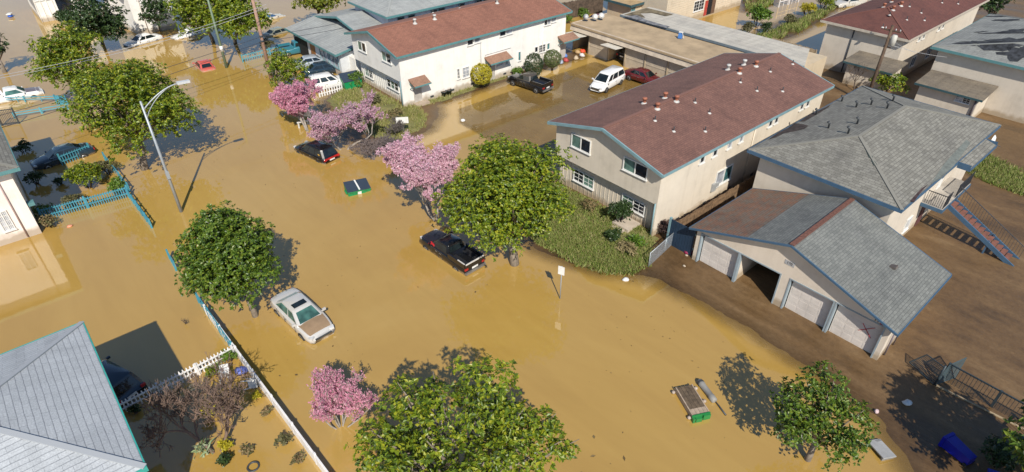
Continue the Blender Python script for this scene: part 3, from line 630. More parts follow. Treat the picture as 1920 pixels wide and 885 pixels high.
# --- grey hip roof house behind the garage, with balcony and outside stairs
hd = thing('apartment_house', 'tan two storey house with large grey hip roof, blue fascia and outside stairs', 'house', (39.5, 8.85, 0)); o = R_o(hd)
m = MB(o); m.box(39.5, 8.85, -.3, 56.5, 18.05, 5.35); m.build('wall', W_D, hd)
RX0, RX1, RY0, RY1, DE = 38.8, 57.1, 8.2, 18.75, 5.5; D1 = (43.6, 13.45, 7.0); D2 = (51.3, 13.45, 7.0)
rd = hip(hd, RX0, RX1, RY0, RY1, DE, D1, D2, R_GREY, BLUE)
sD = 1.5/5.25
m = MB(o); ye = 7.35; ze = DE-sD*(RY0-ye); m.slab([(48.2, ye, ze), (53.6, ye, ze), (53.6, RY0-.05, DE-.013), (48.2, RY0-.05, DE-.013)], .16); e_ = m.build('porch_roof', R_GREY, rd)
m = MB(o); m.box(48.15, ye-.05, ze-.2, 53.65, ye-.003, ze+.01); m.box(48.15, ye, ze-.2, 48.197, RY0-.055, DE); m.box(53.603, ye, ze-.2, 53.65, RY0-.055, DE); m.build('eave_fascia', BLUE, e_)
fnD = lambda x, y: DE+min(abs(y-RY0), abs(RY1-y), 9)*sD
for px, py in ((1553, 240), (1590, 250), (1607, 232), (1605, 201), (1633, 196), (1663, 203), (1674, 189), (1578, 190), (1530, 215)): 
    p = roofpt(px, py, fnD); mm = MB(o); mm.tube([(p[0], p[1], p[2]-.1), (p[0], p[1], p[2]+.35), (p[0]-.1, p[1]+.1, p[2]+.5)], [.07, .07, .1], 8); mm.build('vent_pipe', VDK, rd)
TAR = plain((.055, .038, .032, 1), .95, name='bare roof felt', var=.5, scale=3)
def patch(root, roof, pts, fn, mat, name='bare_patch', dz=.012):
    P = [roofpt(a, b_, fn) for a, b_ in pts]; m = MB(R_o(root)); n = len(P)
    m.add([(q[0], q[1], fn(q[0], q[1])+dz) for q in P], [tuple(range(n))[::-1]]); return m.build(name, mat, roof)
patch(hd, rd, [(1440, 262), (1460, 248), (1478, 240), (1490, 231), (1506, 233), (1516, 236), (1508, 242), (1492, 246), (1476, 249), (1468, 251), (1455, 258)][::-1], fnD, TAR)
patch(hd, rd, [(1498, 228), (1520, 214), (1540, 205), (1556, 197), (1554, 201), (1538, 211), (1524, 219), (1508, 228)][::-1], fnD, TAR)
patch(hd, rd, [(1706, 377), (1728, 353), (1740, 346), (1724, 364), (1713, 380)], fnD, plain((.06, .035, .035, 1), .95, name='worn edge', var=.5, scale=3))
patch(hd, rd, [(1745, 345), (1772, 305), (1812, 262), (1820, 268), (1788, 312), (1764, 335)], fnD, plain((.15, .165, .15, 1), .9, name='newer shingle strip', scale=4, var=.2))
for pts in ([(1623, 281), (1632, 285), (1637, 297), (1630, 297)], [(1633, 301), (1640, 303), (1645, 311), (1639, 312)]):
    P = [roofpt(a, b_, lambda x, y: min(fnD(x, y), DE+(x-RX0)*1.5/4.8)) for a, b_ in pts]; m = MB(o); m.add([(q[0], q[1], q[2]+.05) for q in P], [tuple(range(len(P)))]); m.build('lifted_shingles', plain((.05, .07, .06, 1), .9, name='dark felt'), rd)
# landing, door and stairs
CONC = plain((.42, .38, .33, 1), .8, name='landing concrete'); STEP = plain((.22, .09, .065, 1), .85, name='red steps', var=.25, scale=4)
LX0, LX1, LY0, LZ = 46.1, 51.6, 7.45, 2.75
m = MB(o); m.box(LX0, LY0, LZ-.2, LX1, 8.84, LZ); la = m.build('landing', CONC, hd)
m = MB(o); m.box(LX0-.05, LY0-.05, LZ-.28, LX1, LY0-.003, LZ-.02); m.box(LX0-.05, LY0-.003, LZ-.28, LX0-.003, 8.83, LZ-.02); m.build('edge_beam', BLUE, la)
m = MB(o)
for xx in np.arange(LX0+.05, 47.2, .13): m.bar((xx, LY0+.05, LZ), (xx, LY0+.05, LZ+1.0), .025)
for yy in np.arange(LY0+.05, 8.7, .13): m.bar((LX0+.05, yy, LZ), (LX0+.05, yy, LZ+1.0), .025)
for a, b_ in (((LX0+.05, LY0+.05), (47.2, LY0+.05)), ((LX0+.05, LY0+.05), (LX0+.05, 8.7)), ((48.5, LY0+.05), (LX1, LY0+.05))): m.bar((a[0], a[1], LZ+1), (b_[0], b_[1], LZ+1), .05)
for xx in np.arange(48.5, LX1, .13): m.bar((xx, LY0+.05, LZ), (xx, LY0+.05, LZ+1.0), .025)
m.build('railing', plain((.03, .035, .045, 1), .5, name='iron rail'), la)
door(hd, 'Y', 8.85, 48.6, 49.5, LZ, LZ+2.05, WHITE); door(hd, 'Y', 8.85, 47.2, 48.1, .15, 2.2, plain((.12, .05, .05, 1), .5, name='maroon door'))
window(hd, 'Y', 8.85, 44.3, 45.3, .9, 2.0, panes=(2, 2)); 
SX0, SX1 = 47.25, 48.45; SY0, SY1 = LY0-.05, 2.5; n_ = 14
m = MB(o)
for i in range(n_):
    f = (i+.5)/n_; yy = SY0+(SY1-SY0)*f; zz = LZ-(LZ-.15)*(i+1)/n_; m.box(SX0+.06, yy-.16, zz-.05, SX1-.06, yy+.16, zz)
st = m.build('stair_treads', STEP, hd)
m = MB(o)
for xx in (SX0, SX1): m.bar((xx, SY0, LZ-.15), (xx, SY1, .05), .1, .3)
m.bar((SX0+.05, 4.35, .1), (SX0+.05, 4.35, 1.25), .1); m.bar((SX1-.05, 4.35, .1), (SX1-.05, 4.35, 1.25), .1); m.build('stringer', BLUE, st)
m = MB(o)
for xx in (SX1+.02,):
    for i in range(28): f = i/27; yy = SY0+(SY1-SY0)*f; zz = LZ-(LZ-.15)*f; m.bar((xx, yy, zz), (xx, yy, zz+.95), .022)
    m.bar((xx, SY0, LZ+.95), (xx, SY1, 1.1), .045)
m.build('stair_railing', plain((.07, .07, .075, 1), .5, name='thin iron'), st)
m = MB(o); m.lathe((55.2, 7.9, 4.9), [(.02, -.12), (.3, -.06), (.44, .06), (.45, .07)], 18, axis='Y'); ds = m.build('satellite_dish', WHITE, hd); m = MB(o); m.tube([(55.2, 7.95, 4.9), (55.1, 8.5, 4.6), (55.1, 8.84, 4.6)], .03); m.tube([(55.2, 7.8, 4.8), (55.2, 7.3, 4.6)], .02); m.build('arm', VDK, ds)
# timber gate and side fence between garage and house B
ng = thing('boarded_gate', 'navy blue boarded gate between beige garage and cream house', 'gate', (31.7, 17.4, 0)); o = R_o(ng)
m = MB(o)
for i in range(9): m.box(31.7, 17.55+i*.22, .1, 31.75, 17.55+i*.22+.205, 2.2)
m.build('boards', NAVY, ng); m = MB(o); m.box(31.755, 17.5, .6, 31.82, 19.55, .75); m.box(31.755, 17.5, 1.8, 31.82, 19.55, 1.95); m.box(31.66, 19.53, 0, 31.82, 19.68, 2.3); m.build('frame', LBLUE, ng)
def board_fence(label, pts, h, mat, name='timber_fence', cat='fence', bw=.14, z0=0.0, post=2.2):
    r_ = thing(name, label, cat, (pts[0][0], pts[0][1], z0)); o = R_o(r_); m = MB(o); q = MB(o)
    for a, b_ in zip(pts[:-1], pts[1:]):
        a = Vector((a[0], a[1], 0)); b_ = Vector((b_[0], b_[1], 0)); L = (b_-a).length; d = (b_-a)/L; n = int(L/bw); ang = math.atan2(d.y, d.x)
        for i in range(n):
            p = a+d*(i+.5)*bw; hh = h*(1+rnd.uniform(-.03, .03)); m.obox((p.x, p.y, z0+hh/2), bw*.93, .03, hh, ang)
        for i in range(int(L/post)+1): p = a+d*min(L, i*post); q.obox((p.x, p.y, z0+h/2), .1, .1, h*1.05, ang)
        q.bar(a+Vector((0, 0, z0+h*.25)), b_+Vector((0, 0, z0+h*.25)), .06); q.bar(a+Vector((0, 0, z0+h*.85)), b_+Vector((0, 0, z0+h*.85)), .06)
    m.build('boards', mat, r_); q.build('posts_and_rails', mat, r_); return r_
WOOD = plain((.20, .125, .07, 1), .85, name='weathered boards', var=.4, scale=2.5); WOODD = plain((.10, .07, .05, 1), .9, name='dark boards', var=.4, scale=2.5)
board_fence('weathered brown side fence in the gap between cream house and beige garage', [(32.4, 19.5), (56, 19.5)], 1.7, WOOD)
board_fence('tall dark timber fence behind the white house and the flat garages', [(56.5, 64.5), (72.6, 62.6)], 2.4, WOODD)
board_fence('fawn timber fence reaching out from the dark red roofed house', [(74.2, 30.6), (74.6, 36.5)], 1.9, plain((.42, .33, .22, 1), .8, name='fawn boards', scale=3, var=.2))
# --- flat-roofed row of garages behind the court
ge_ = thing('garage_row', 'low flat roofed tan garage row with two doors swung open to the court', 'garage', (57, 27, 0)); o = R_o(ge_)
EX0, EX1, EY0, EY1, EZ2 = 56.5, 63.2, 27.0, 53.9, 3.25
bays = [(51.1, 53.6), (47.9, 50.9), (45.3, 47.7), (42.35, 45.1), (39.2, 42.15), (36.1, 39.0), (33.0, 35.9), (29.9, 32.8)]
m = MB(o); ed = [EY0+.4]+sum([[a, b_] for a, b_ in sorted(bays)], [])+[EY1-.15]
for i in range(0, len(ed), 2): m.box(57, ed[i], -.4, 57.2, ed[i+1], 2.35)
m.box(57, EY0+.4, 2.35, 57.2, EY1-.15, EZ2-.2); m.box(57.2, EY1-.35, -.4, EX1, EY1-.15, EZ2-.2); m.box(57.2, EY0+.4, -.4, EX1, EY0+.6, EZ2-.2); m.box(EX1-.2, EY0+.6, -.4, EX1, EY1-.35, EZ2-.2)
for a, b_ in bays[:3]: m.box(57.2, a-.1, -.4, EX1-.2, a-.02, EZ2-.25)
m.build('wall', W_E, ge_)
TARF = plain((.42, .31, .19, 1), .9, name='tan roll roofing', var=.2, scale=.5)
m = MB(o); m.box(EX0+.05, EY0, EZ2-.19, EX1, EY1, EZ2); re_ = m.build('roof', TARF, ge_)
m = MB(o); v = [(EX0, EY0, EZ2-.75), (EX0, EY1, EZ2-.75), (EX0+.25, EY1, EZ2+.03), (EX0+.25, EY0, EZ2+.03), (EX0+.3, EY0, EZ2-.75), (EX0+.3, EY1, EZ2-.75), (EX0+.4, EY1, EZ2+.03), (EX0+.4, EY0, EZ2+.03)]
m.add(v, [(0, 3, 2, 1), (4, 5, 6, 7), (3, 7, 6, 2), (0, 1, 5, 4), (1, 2, 6, 5), (0, 4, 7, 3)]); m.box(EX0+.4, EY1-.12, EZ2-.5, EX1, EY1, EZ2+.05); m.build('fascia', plain((.55, .46, .36, 1), .7, name='cream fascia', var=.15), re_)
TDOOR = plain((.50, .42, .32, 1), .7, name='tan door', var=.12)
for i, (a, b_) in enumerate(bays):
    if i in (0, 2):
        m = MB(o); m.obox((56.35, (a+b_)/2, 2.32), 2.1, b_-a-.06, .06, 0, (0, math.radians(4))); d = m.build('garage_door', plain((.62, .58, .5, 1), .6, name='lifted door'), ge_); d['label'] = 'door swung up and out'
    else:
        m = MB(o); m.box(57.05, a+.02, -.1, 57.1, b_-.02, 2.33); m.box(57.02, a+.02, 1.1, 57.05, b_-.02, 1.2); m.build('garage_door', TDOOR, ge_)
    m = MB(o); m.box(56.97, a-.07, -.2, 57.0-.003, a+.0, 2.38); m.box(56.97, a, 2.32, 56.997, b_, 2.38); m.build('door_frame', plain((.18, .15, .11, 1), .7, name='dark frame'), ge_)
def dish(label, p, ang, r_=.4, z0=None, up=.5, group=None, col=WHITE):
    t_ = thing('satellite_dish', label, 'dish', tuple(p), ang, group)
    m = MB(); M = Matrix.Translation((0, 0, up+.3)) @ Matrix.Rotation(-1.05, 4, 'Y')
    q = MB(); q.lathe((0, 0, 0), [(.02, -r_*.25), (r_*.6, -r_*.14), (r_, .05), (r_*1.02, .06)], 18); q.v = [tuple(M @ Vector(a)) for a in q.v]; q.build('reflector', col, t_)
    m.tube([(.25, 0, 0), (.18, 0, up)], .035); m.obox((.25, 0, .03), .5, .4, .06); m.tube([(0, 0, up+.1), (-.5, 0, up+.25)], .02); m.build('mount', VDK, t_)
fnE = lambda x, y: EZ2
for i, (px, py, lb) in enumerate(((1098, 40, 'grey satellite dish nearest the front edge of the tan flat roof'), (1115, 40, 'white satellite dish in the middle of three on tan flat roof'), (1127, 38, 'white satellite dish farthest back of three on tan flat roof'))):
    p = G(px, py, EZ2); dish(lb, (p[0], p[1], EZ2), .5+.2*i, .36 if i else .34, up=.25, col=plain((.5, .5, .5, 1), .5, name='dish grey') if i == 0 else WHITE, group='dishes on the tan flat roof')
# --- long pale flat roof behind it
gf = thing('garage_row', 'long low garage row with pale grey flat roof behind the tan one', 'garage', (63.5, 26, 0)); o = R_o(gf)
m = MB(o); m.box(63.8, 27.1, -.4, 68.9, 51.6, 3.25); m.build('wall', W_E, gf)
PALE = shingle('pale_roll_roofing', (.52, .48, .41, 1), (.47, .44, .38, 1), (.36, .33, .28, 1), .95, 9.0, .3, gapw=.02)
m = MB(o); m.slab([(63.45, 51.8, 3.5), (63.45, 26.9, 3.5), (69.4, 29.4, 3.42), (69.4, 51.8, 3.42)], .22); rf = m.build('roof', PALE, gf)
m = MB(o); m.box(63.4, 26.9, 3.24, 63.447, 51.8, 3.52); m.build('fascia', plain((.15, .19, .22, 1), .6, name='slate blue edge'), rf)
patch(gf, rf, [(1170, 28), (1212, 15), (1262, 27), (1248, 30), (1222, 24), (1200, 25), (1210, 33), (1192, 31)], lambda x, y: 3.5, plain((.19, .15, .09, 1), .95, name='mossy stain', var=.5, scale=1.2), 'moss_patch', .03)
patch(gf, rf, [(1172, 31), (1195, 29), (1210, 37), (1240, 46), (1256, 50), (1250, 53), (1222, 46), (1196, 38)], lambda x, y: 3.5, plain((.2, .2, .21, 1), .95, name='torn felt', var=.5, scale=2), 'torn_felt', .035)
bx_ = thing('blue_board', 'small blue and white board propped on the edge of pale flat roof', 'sign', tuple(G(1275, 72, 3.3))); m = MB(); m.obox((0, 0, .35), .08, .5, .7, .4, (0, .3)); m.build('board', plain((.05, .16, .42, 1), .5, name='panel blue'), bx_); m = MB(); m.obox((.05, 0, .72), .1, .52, .12, .4); m.bar((.3, .3, 0), (0, .2, .7), .05); m.bar((.3, -.3, 0), (0, -.2, .7), .05); m.build('frame', WHITE, bx_)  # unidentified item, shaped as a propped blue board with white frame
# --- dark red hip roof, far right
def hip_house(name, label, x0, x1, y0, y1, ez, ridge_in, rz, wall, roofm, trim, oh=.6, base=-.4):
    r_ = thing(name, label, 'house', (x0, y0, 0)); o = R_o(r_); m = MB(o); m.box(x0, y0, base, x1, y1, ez-.12); m.build('wall', wall, r_)
    ymid = (y0+y1)/2; rf_ = hip(r_, x0-oh, x1+oh, y0-oh, y1+oh, ez, (x0-oh+ridge_in, ymid, rz), (x1+oh-ridge_in, ymid, rz), roofm, trim)
    return r_, rf_
hh, rh = hip_house('apartment_house', 'tan two storey house with dark red hip roof at the far right', 74.4, 98, 21.9, 30.3, 5.4, 5.0, 6.9, W_D, R_RED3, CREAMTRIM)
fnH = lambda x, y: 5.4+min(y-21.3, 30.9-y, 4.8)*1.5/4.8
for px, py in ((1657, 14), (1672, 4), (1674, 19), (1689, 11)): p = roofpt(px, py, fnH); flue(hh, rh, p[0], p[1], p[2], True)
for px, py in ((1668, 28), (1705, 12), (1727, 24), (1700, 37), (1733, 38), (1766, 5), (1796, 7), (1655, 51)): p = roofpt(px, py, fnH); flue(hh, rh, p[0], p[1], p[2], False)
for x_ in (78.5, 79.7, 84.2, 85.4): window(hh, 'Y', 21.9, x_, x_+.7, 4.1, 4.8, panes=(0,))
o = R_o(hh); m = MB(o); m.tube([(74.34, 27.2, 5.1), (74.34, 27.2, .2)], .06); m.build('downpipe', VDK, hh); 
for x_ in (79, 83.5): window(hh, 'Y', 21.9, x_, x_+1.3, 1.0, 2.2, panes=(0, 0))
def lean_to(label, x0, x1, y0, y1, zf, zb, wall, roofm, trim):
    r_ = thing('lean_to_shed', label, 'shed', (x0, y0, 0)); o = R_o(r_); m = MB(o); m.box(x0, y0, -.3, x1, y1, zf-.22); m.build('wall', wall, r_)
    m = MB(o); m.slab([(x0-.5, y1+.4, zf-.1), (x0-.5, y0-.4, zf-.1), (x1, y0-.4, zb), (x1, y1+.4, zb)], .16); q = m.build('roof', roofm, r_)
    m = MB(o); m.box(x0-.55, y0-.4, zf-.28, x0-.503, y1+.4, zf-.09); m.build('eave_fascia', trim, q); return r_, q
OLD = shingle('old_brown_roofing', (.22, .18, .13, 1), (.18, .15, .115, 1), (.10, .08, .06, 1), .3, .9, .45)
l1, lr1 = lean_to('small lean-to shed against the dark red roofed house, behind utility pole', 71.2, 74.37, 21.2, 25.6, 2.75, 3.0, W_D, OLD, TEALD)
l2, lr2 = lean_to('lean-to shed with weathered roof and barred window against the patchy roofed house', 70.4, 73.9, 12.6, 17.9, 2.75, 3.05, W_D, OLD, TEALD)
winpx(l2, 'X', 70.4, 1794, 178, 1817, 196, panes=(0, 2), grid=(2, 3), w=.05)
m = MB(R_o(l2)); m.tube([(70.3, 12.75, 2.6), (70.3, 12.75, .2)], .09); m.build('downpipe', plain((.12, .1, .11, 1), .6, name='dark downpipe'), l2)
# --- grey roof with torn dark patches
hi_, ri = hip_house('apartment_house', 'tan house with torn grey roof and black patches at the far right', 74.0, 90.5, -2.0, 18.4, 5.4, 6.5, 7.3, W_D, R_TORN, TEAL)
fnI = lambda x, y: 5.4+min(min(19.0-y, y+2.6)/10.8*1.9, (x-73.4)/6.5*1.9, 1.9)
R2 = np.random.RandomState(4); TORN = plain((.035, .038, .045, 1), .95, name='torn black felt', var=.6, scale=2.2)
def blob_patch(root, roof, px, py, L, W_, ang, fn, mat, seed, dz=.03):
    r_ = np.random.RandomState(seed); c = roofpt(px, py, fn); P = []
    n = 22
    for k in range(n):
        a = 2*PI*k/n; rr_ = r_.uniform(.5, 1.2); x = math.cos(a)*L*rr_; y = math.sin(a)*W_*1.7*rr_
        q = (c[0]+x*math.cos(ang)-y*math.sin(ang), c[1]+x*math.sin(ang)+y*math.cos(ang)); P.append((q[0], q[1], fn(*q)+dz))
    m = MB(R_o(root)); cc = (c[0], c[1], fn(c[0], c[1])+dz); m.add([cc]+P, [(0, k+1, (k+1) % n+1) for k in range(n)]); return m.build('torn_patch', mat, roof)
for i, (px, py, L, W_, an) in enumerate(((1900, 78, 3.2, 1.1, -.9), (1868, 82, 2.4, .7, -1.1), (1842, 80, 2.2, .5, -1.3), (1915, 100, 1.8, .8, -1.2), (1880, 62, 2.2, .25, -1.2), (1820, 83, 2.0, .22, -1.5), (1885, 38, 1.5, .35, -1.2), (1905, 58, 1.6, .4, -.7), (1840, 60, .7, .15, -.8), (1865, 31, 1.2, .2, -1.4))):
    blob_patch(hi_, ri, px, py, L, W_, an, fnI, TORN, 20+i)
for x_ in (76, 80): window(hi_, 'Y', -2, x_, x_+1, 3.6, 4.8)
# --- grey roofs behind the white house
hj = thing('house', 'low grey roofed house beside driveway full of cars, behind the young tree', 'house', (29.9, 63.6, 0)); o = R_o(hj)
W_J = wallmat('bluish_white_stucco', (.62, .64, .66, 1))
m = MB(o); m.box(30.0, 63.9, -.4, 38, 76.0, 2.75); m.box(34.5, 63.95, -.4, 45, 75.6, 3.3); m.build('wall', W_J, hj)
fr_ = gable(hj, 33.4, 45, 63.4, 76.4, 3.7, 70.2, 4.9, R_FAR, TEAL)
m = MB(o); m.slab([(29.3, 76.4, 2.95), (29.3, 63.4, 2.95), (34.2, 63.4, 3.75), (34.2, 70.2, 4.55), (34.2, 76.4, 3.75)][:3]+[(34.2, 76.4, 3.85)], .2); q = m.build('roof', R_FAR, hj); m = MB(o); m.box(29.24, 63.35, 2.72, 29.297, 76.45, 2.96); m.bar((29.3, 63.36, 2.84), (34.2, 63.36, 3.7), .08, .22); m.build('eave_fascia', TEAL, q)
for y_ in (64.4, 66.8): window(hj, 'X', 30.0, y_, y_+2.1, .9, 2.4, panes=(2, 2), fr=LBLUE)
door(hj, 'X', 30.0, 70.2, 71.4, .0, 2.2, plain((.30, .12, .035, 1), .5, name='orange brown door')); 
m = MB(o); m.box(29.9, 72.2, -.3, 29.99, 75.6, 2.4); m.build('opening_shade', DARK, hj)  # near-black slab on the solid wall stands in for the shaded interior
m = MB(o); m.box(31.1, 62.6, -.3, 33.5, 63.88, 2.3); m.build('porch_wall', W_A, hj)
hj2 = thing('house', 'two storey house with broad pale grey roof and teal eaves behind the rust roof', 'house', (37.2, 64.8, 0)); o = R_o(hj2)
m = MB(o); m.box(37.2, 64.8, -.4, 60, 72.6, 5.35); m.build('wall', wallmat('lavender_grey_stucco', (.55, .56, .62, 1)), hj2)
rj = hip(hj2, 36.7, 60.6, 64.2, 73.3, 5.5, (40.5, 68.8, 6.6), (57, 68.8, 6.6), R_FAR, TEAL)
for x_ in (38.4, 39.9, 43.2, 44.3, 47.4, 50.2, 51.4, 54.5): window(hj2, 'Y', 64.8, x_, x_+1.0, 3.9, 5.0, panes=(0,), fr=LBLUE)
# --- left edge houses
hk, rk = hip_house('house', 'pinkish white two storey house with teal eaves at the left edge', -16, -1.75, 50.6, 62.5, 5.5, 6.0, 7.2, W_K, R_GREY, TEAL)
o = R_o(hk); winpx(hk, 'Y', 50.6, -12, 400, 30, 428, panes=(2, 2), fr=WHITE, grid=(3, 4))
m = MB(o); m.tube([(-2.6, 50.54, 5.3), (-2.6, 50.54, .1)], .05); m.build('downpipe', plain((.45, .32, .3, 1), .5, name='pink pipe'), hk)
m = MB(o); m.box(-1.75+.003, 50.7, 2.2, -1.3, 51.2, 2.45); m.build('porch_lamp', TEAL, hk)
hl, rl = hip_house('house', 'two storey house with pale grey ribbed hip roof in the near left corner', -16, -1.9, 19.9, 29.0, 5.75, 4.6, 7.4, wallmat('grey_white_stucco', (.6, .6, .6, 1)), R_LIGHT, plain((.04, .34, .30, 1), .45, name='bright teal gutter'))
window(hl, 'Y', 19.9, -6, -4.5, 3.4, 4.6)
# --- far houses at the top
hm = thing('house', 'white two storey house with panelled wall and blinds at top left', 'house', (8.1, 109, 0)); o = R_o(hm)
ym_ = G(80, 42)[1]; zf = onY(70, 12, ym_)[2]
m = MB(o); xa = G(80, 42)[0]; xb = onY(112, 38, ym_)[0]; xc = onY(150, 40, ym_)[0]+2
m.box(xa, ym_, -.5, xc, ym_+9, 7); 
for k in range(4): xx = xa+(xb-xa)*k/3.0; m.box(xx-.05, ym_-.08, -.2, xx+.05, ym_-.003, 5.2)
m.build('wall', W_A, hm)
window(hm, 'Y', ym_, xb+.3, xb+2.3, .9, 2.8, panes=(0,)); window(hm, 'Y', ym_, xb+.2, xb+2.4, 3.6, 6.0, panes=(0, 0)); 
for k in range(3): xx = xa+(xb-xa)*k/3.0; window(hm, 'Y', ym_, xx+.12, xx+(xb-xa)/3-.12, 2.9, 4.4, panes=(2,) if k == 0 else (0,))
m = MB(o); zz = 4.9; a = G(45, 11, zz); b_ = G(98, 3, zz); m.slab([(a[0], ym_-1.6, zz), (xb+.1, ym_-1.6, zz), (xb+.1, ym_+5, zz+1.2), (a[0], ym_+5, zz+1.2)], .2); m.build('roof', R_FAR, hm)
hn = thing('house', 'bright white flat fronted house behind the dark green street tree, top left', 'house', (16, 97, 0)); o = R_o(hn)
pa, pb, pc = G(216, 46), G(262, 66), G(292, 48)
m = MB(o); m.prism([(pb[0], pb[1]), (pc[0]+2, pb[1]+.01), (pc[0]+2, pb[1]+9), (pb[0]-1.3, pb[1]+9)], -.5, 6.2); m.build('wall', W_A, hn); m = MB(o); m.box(pb[0]-1.6, pb[1]-.5, 6.2, pc[0]+2.4, pb[1]+9.4, 6.45); m.build('roof', R_FAR, hn)
m = MB(o); m.tube([(pb[0]+1.2, pb[1]-.05, 6), (pb[0]+1.2, pb[1]-.05, 0)], .05); m.build('downpipe', plain((.5, .42, .36, 1), .5, name='tan pipe'), hn)
hg = thing('house', 'pale cream house with red door and barred window behind the flat roofs, top', 'house', (72, 51, 0)); o = R_o(hg)
m = MB(o); m.box(72.2, 51.0, -.4, 91.2, 60, 6.0)
for k in range(14): m.box(72.2, 50.975, .4+k*.32, 91.2, 50.997, .42+k*.32)
m.build('wall', W_G, hg); m = MB(o); m.box(71.7, 50.4, 6.0, 91.8, 60.5, 6.25); m.build('roof', R_FAR, hg)
winpx(hg, 'Y', 51.0, 1302, 3, 1318, 17, panes=(0, 0), grid=(2, 3)); 
p = onY(1327, 10, 51.0); q = onY(1334, 10, 51.0); door(hg, 'Y', 51.0, p[0], q[0], .2, 2.5, DARK); door(hg, 'Y', 51.0, p[0]-.75, p[0]-.1, .2, 2.3, plain((.4, .05, .04, 1), .5, name='red door'))
p = onY(1335, 6, 51.0); door(hg, 'Y', 51.0, p[0], p[0]+.9, .2, 2.4, plain((.14, .08, .05, 1), .6, name='brown door'))
hs = thing('shed', 'small cream shed with brown flat roof and blue window beside timber fence', 'shed', (69.5, 55.5, 0)); o = R_o(hs)
m = MB(o); m.box(70.0, 55.3, -.3, 74, 59.6, 2.75); m.build('wall', W_E, hs); m = MB(o); m.box(69.4, 54.9, 2.76, 74.4, 60, 2.95); q = m.build('roof', plain((.40, .29, .16, 1), .9, name='brown felt roof', var=.2), hs); m = MB(o); m.box(69.34, 54.84, 2.66, 74.4, 54.897, 2.98); m.box(69.34, 54.9, 2.66, 69.397, 60, 2.98); m.build('fascia', TEALD, q)
winpx(hs, 'Y', 55.3, 1184, 10, 1190, 20, panes=(3,), fr=LBLUE)
bn = thing('covered_barbecue', 'dark green covered barbecue by the pale cream wall, top', 'barbecue', tuple(G(1259, 24, .2))); m = MB(); m.lathe((0, 0, 0), [(.45, 0), (.5, .9), (.52, 1.15), (.3, 1.4), (.1, 1.5)], 12); m.build('cover', plain((.015, .05, .04, 1), .5, name='green cover'), bn); m = MB(); m.lathe((.1, -.05, 1.45), [(.3, 0), (.33, .2), (.15, .45)], 10); m.build('lid', plain((.12, .06, .06, 1), .5, name='brown lid'), bn)
pp = thing('porch_pipe', 'white boxed flue standing at cream wall beside the shed', 'flue', tuple(G(1212, 10, .2))); m = MB(); m.box(-.3, -.3, 0, .3, .3, 3.0); m.build('casing', WHITE, pp); m = MB(); m.box(-.45, -.45, 0, .45, .45, .25); m.build('foot', plain((.2, .1, .06, 1), .7, name='brick foot'), pp)
# ------------------------------------------------------------------ vehicles
TYRE = plain((.02, .02, .02, 1), .8, name='rubber'); RIM = plain((.32, .31, .30, 1), .35, name='alloy', metal=.6); LAMPW = glassmat('lamp glass', (.55, .55, .55, 1), .1); LAMPR = glassmat('red lamp', (.42, .015, .02, 1), .12)
CARGL = glassmat('car glass', (.012, .018, .02, 1), .03); CARGT = glassmat('tinted car glass', (.06, .15, .13, 1), .03); HOODBROWN = plain((.30, .205, .125, 1), .35, name='brown hood', var=.12, scale=2)  # the brown is the colour of the silver sedan's hood panel
KINDS = {
 'sedan': dict(L=4.8, st=[(-2.4, .6, .60, .62), (-2.34, .84, .7, .8), (-2.15, .98, .8, .88), (-1.65, 1.02, .86, .9), (-.8, .97, .9, .9), (0, .95, .905, .9), (.95, .95, .9, .9), (1.5, .9, .87, .88), (1.95, .82, .82, .85), (2.25, .72, .7, .78), (2.38, .56, .55, .62)],
   gh=dict(xf=1.2, xr=-1.75, rf=.38, rr=-.95, wb=.8, wt=.6, zb=.95, zt=1.42), hood=(1.05, 2.1), pill=(.02,), wheels=(1.42, -1.38)),
 'suv': dict(L=4.7, st=[(-2.3, .7, .72, .75), (-2.27, .98, .82, .86), (-1.9, 1.04, .87, .9), (-.8, 1.03, .9, .9), (0, 1.02, .905, .9), (.9, 1.02, .89, .9), (1.4, .98, .87, .88), (1.9, .9, .82, .85), (2.2, .78, .72, .78), (2.35, .58, .58, .62)],
   gh=dict(xf=1.1, xr=-2.24, rf=.3, rr=-1.85, wb=.83, wt=.66, zb=1.02, zt=1.66), hood=(1.0, 2.1), pill=(.1, -1.0), wheels=(1.4, -1.4)),
 'van': dict(L=4.9, st=[(-2.42, .7, .78, .8), (-2.39, 1.02, .88, .9), (-1.8, 1.06, .93, .95), (-.6, 1.05, .95, .96), (.5, 1.04, .95, .96), (1.2, 1.02, .92, .95), (1.7, .92, .88, .92), (2.1, .8, .8, .86), (2.38, .66, .68, .74), (2.46, .5, .58, .62)],
   gh=dict(xf=1.65, xr=-2.38, rf=.65, rr=-2.12, wb=.88, wt=.7, zb=1.04, zt=1.78), hood=(1.5, 2.25), pill=(.62, -.75), wheels=(1.55, -1.45)),
 'pickup': dict(L=5.3, st=[(-2.62, .95, .86, .86), (-2.6, .97, .87, .88), (-1.0, .97, .9, .9), (-.85, 1.06, .9, .9), (0, 1.06, .9, .9), (.9, 1.06, .89, .9), (1.5, 1.03, .87, .89), (2.1, .98, .82, .86), (2.5, .88, .74, .8), (2.64, .62, .66, .7)],
   gh=dict(xf=1.25, xr=-.8, rf=.5, rr=-.62, wb=.82, wt=.64, zb=1.06, zt=1.62), hood=(1.1, 2.4), pill=(), wheels=(1.65, -1.65)),
}
def lerp(a, b, t): return tuple(a[i]+(b[i]-a[i])*t for i in range(len(a)))
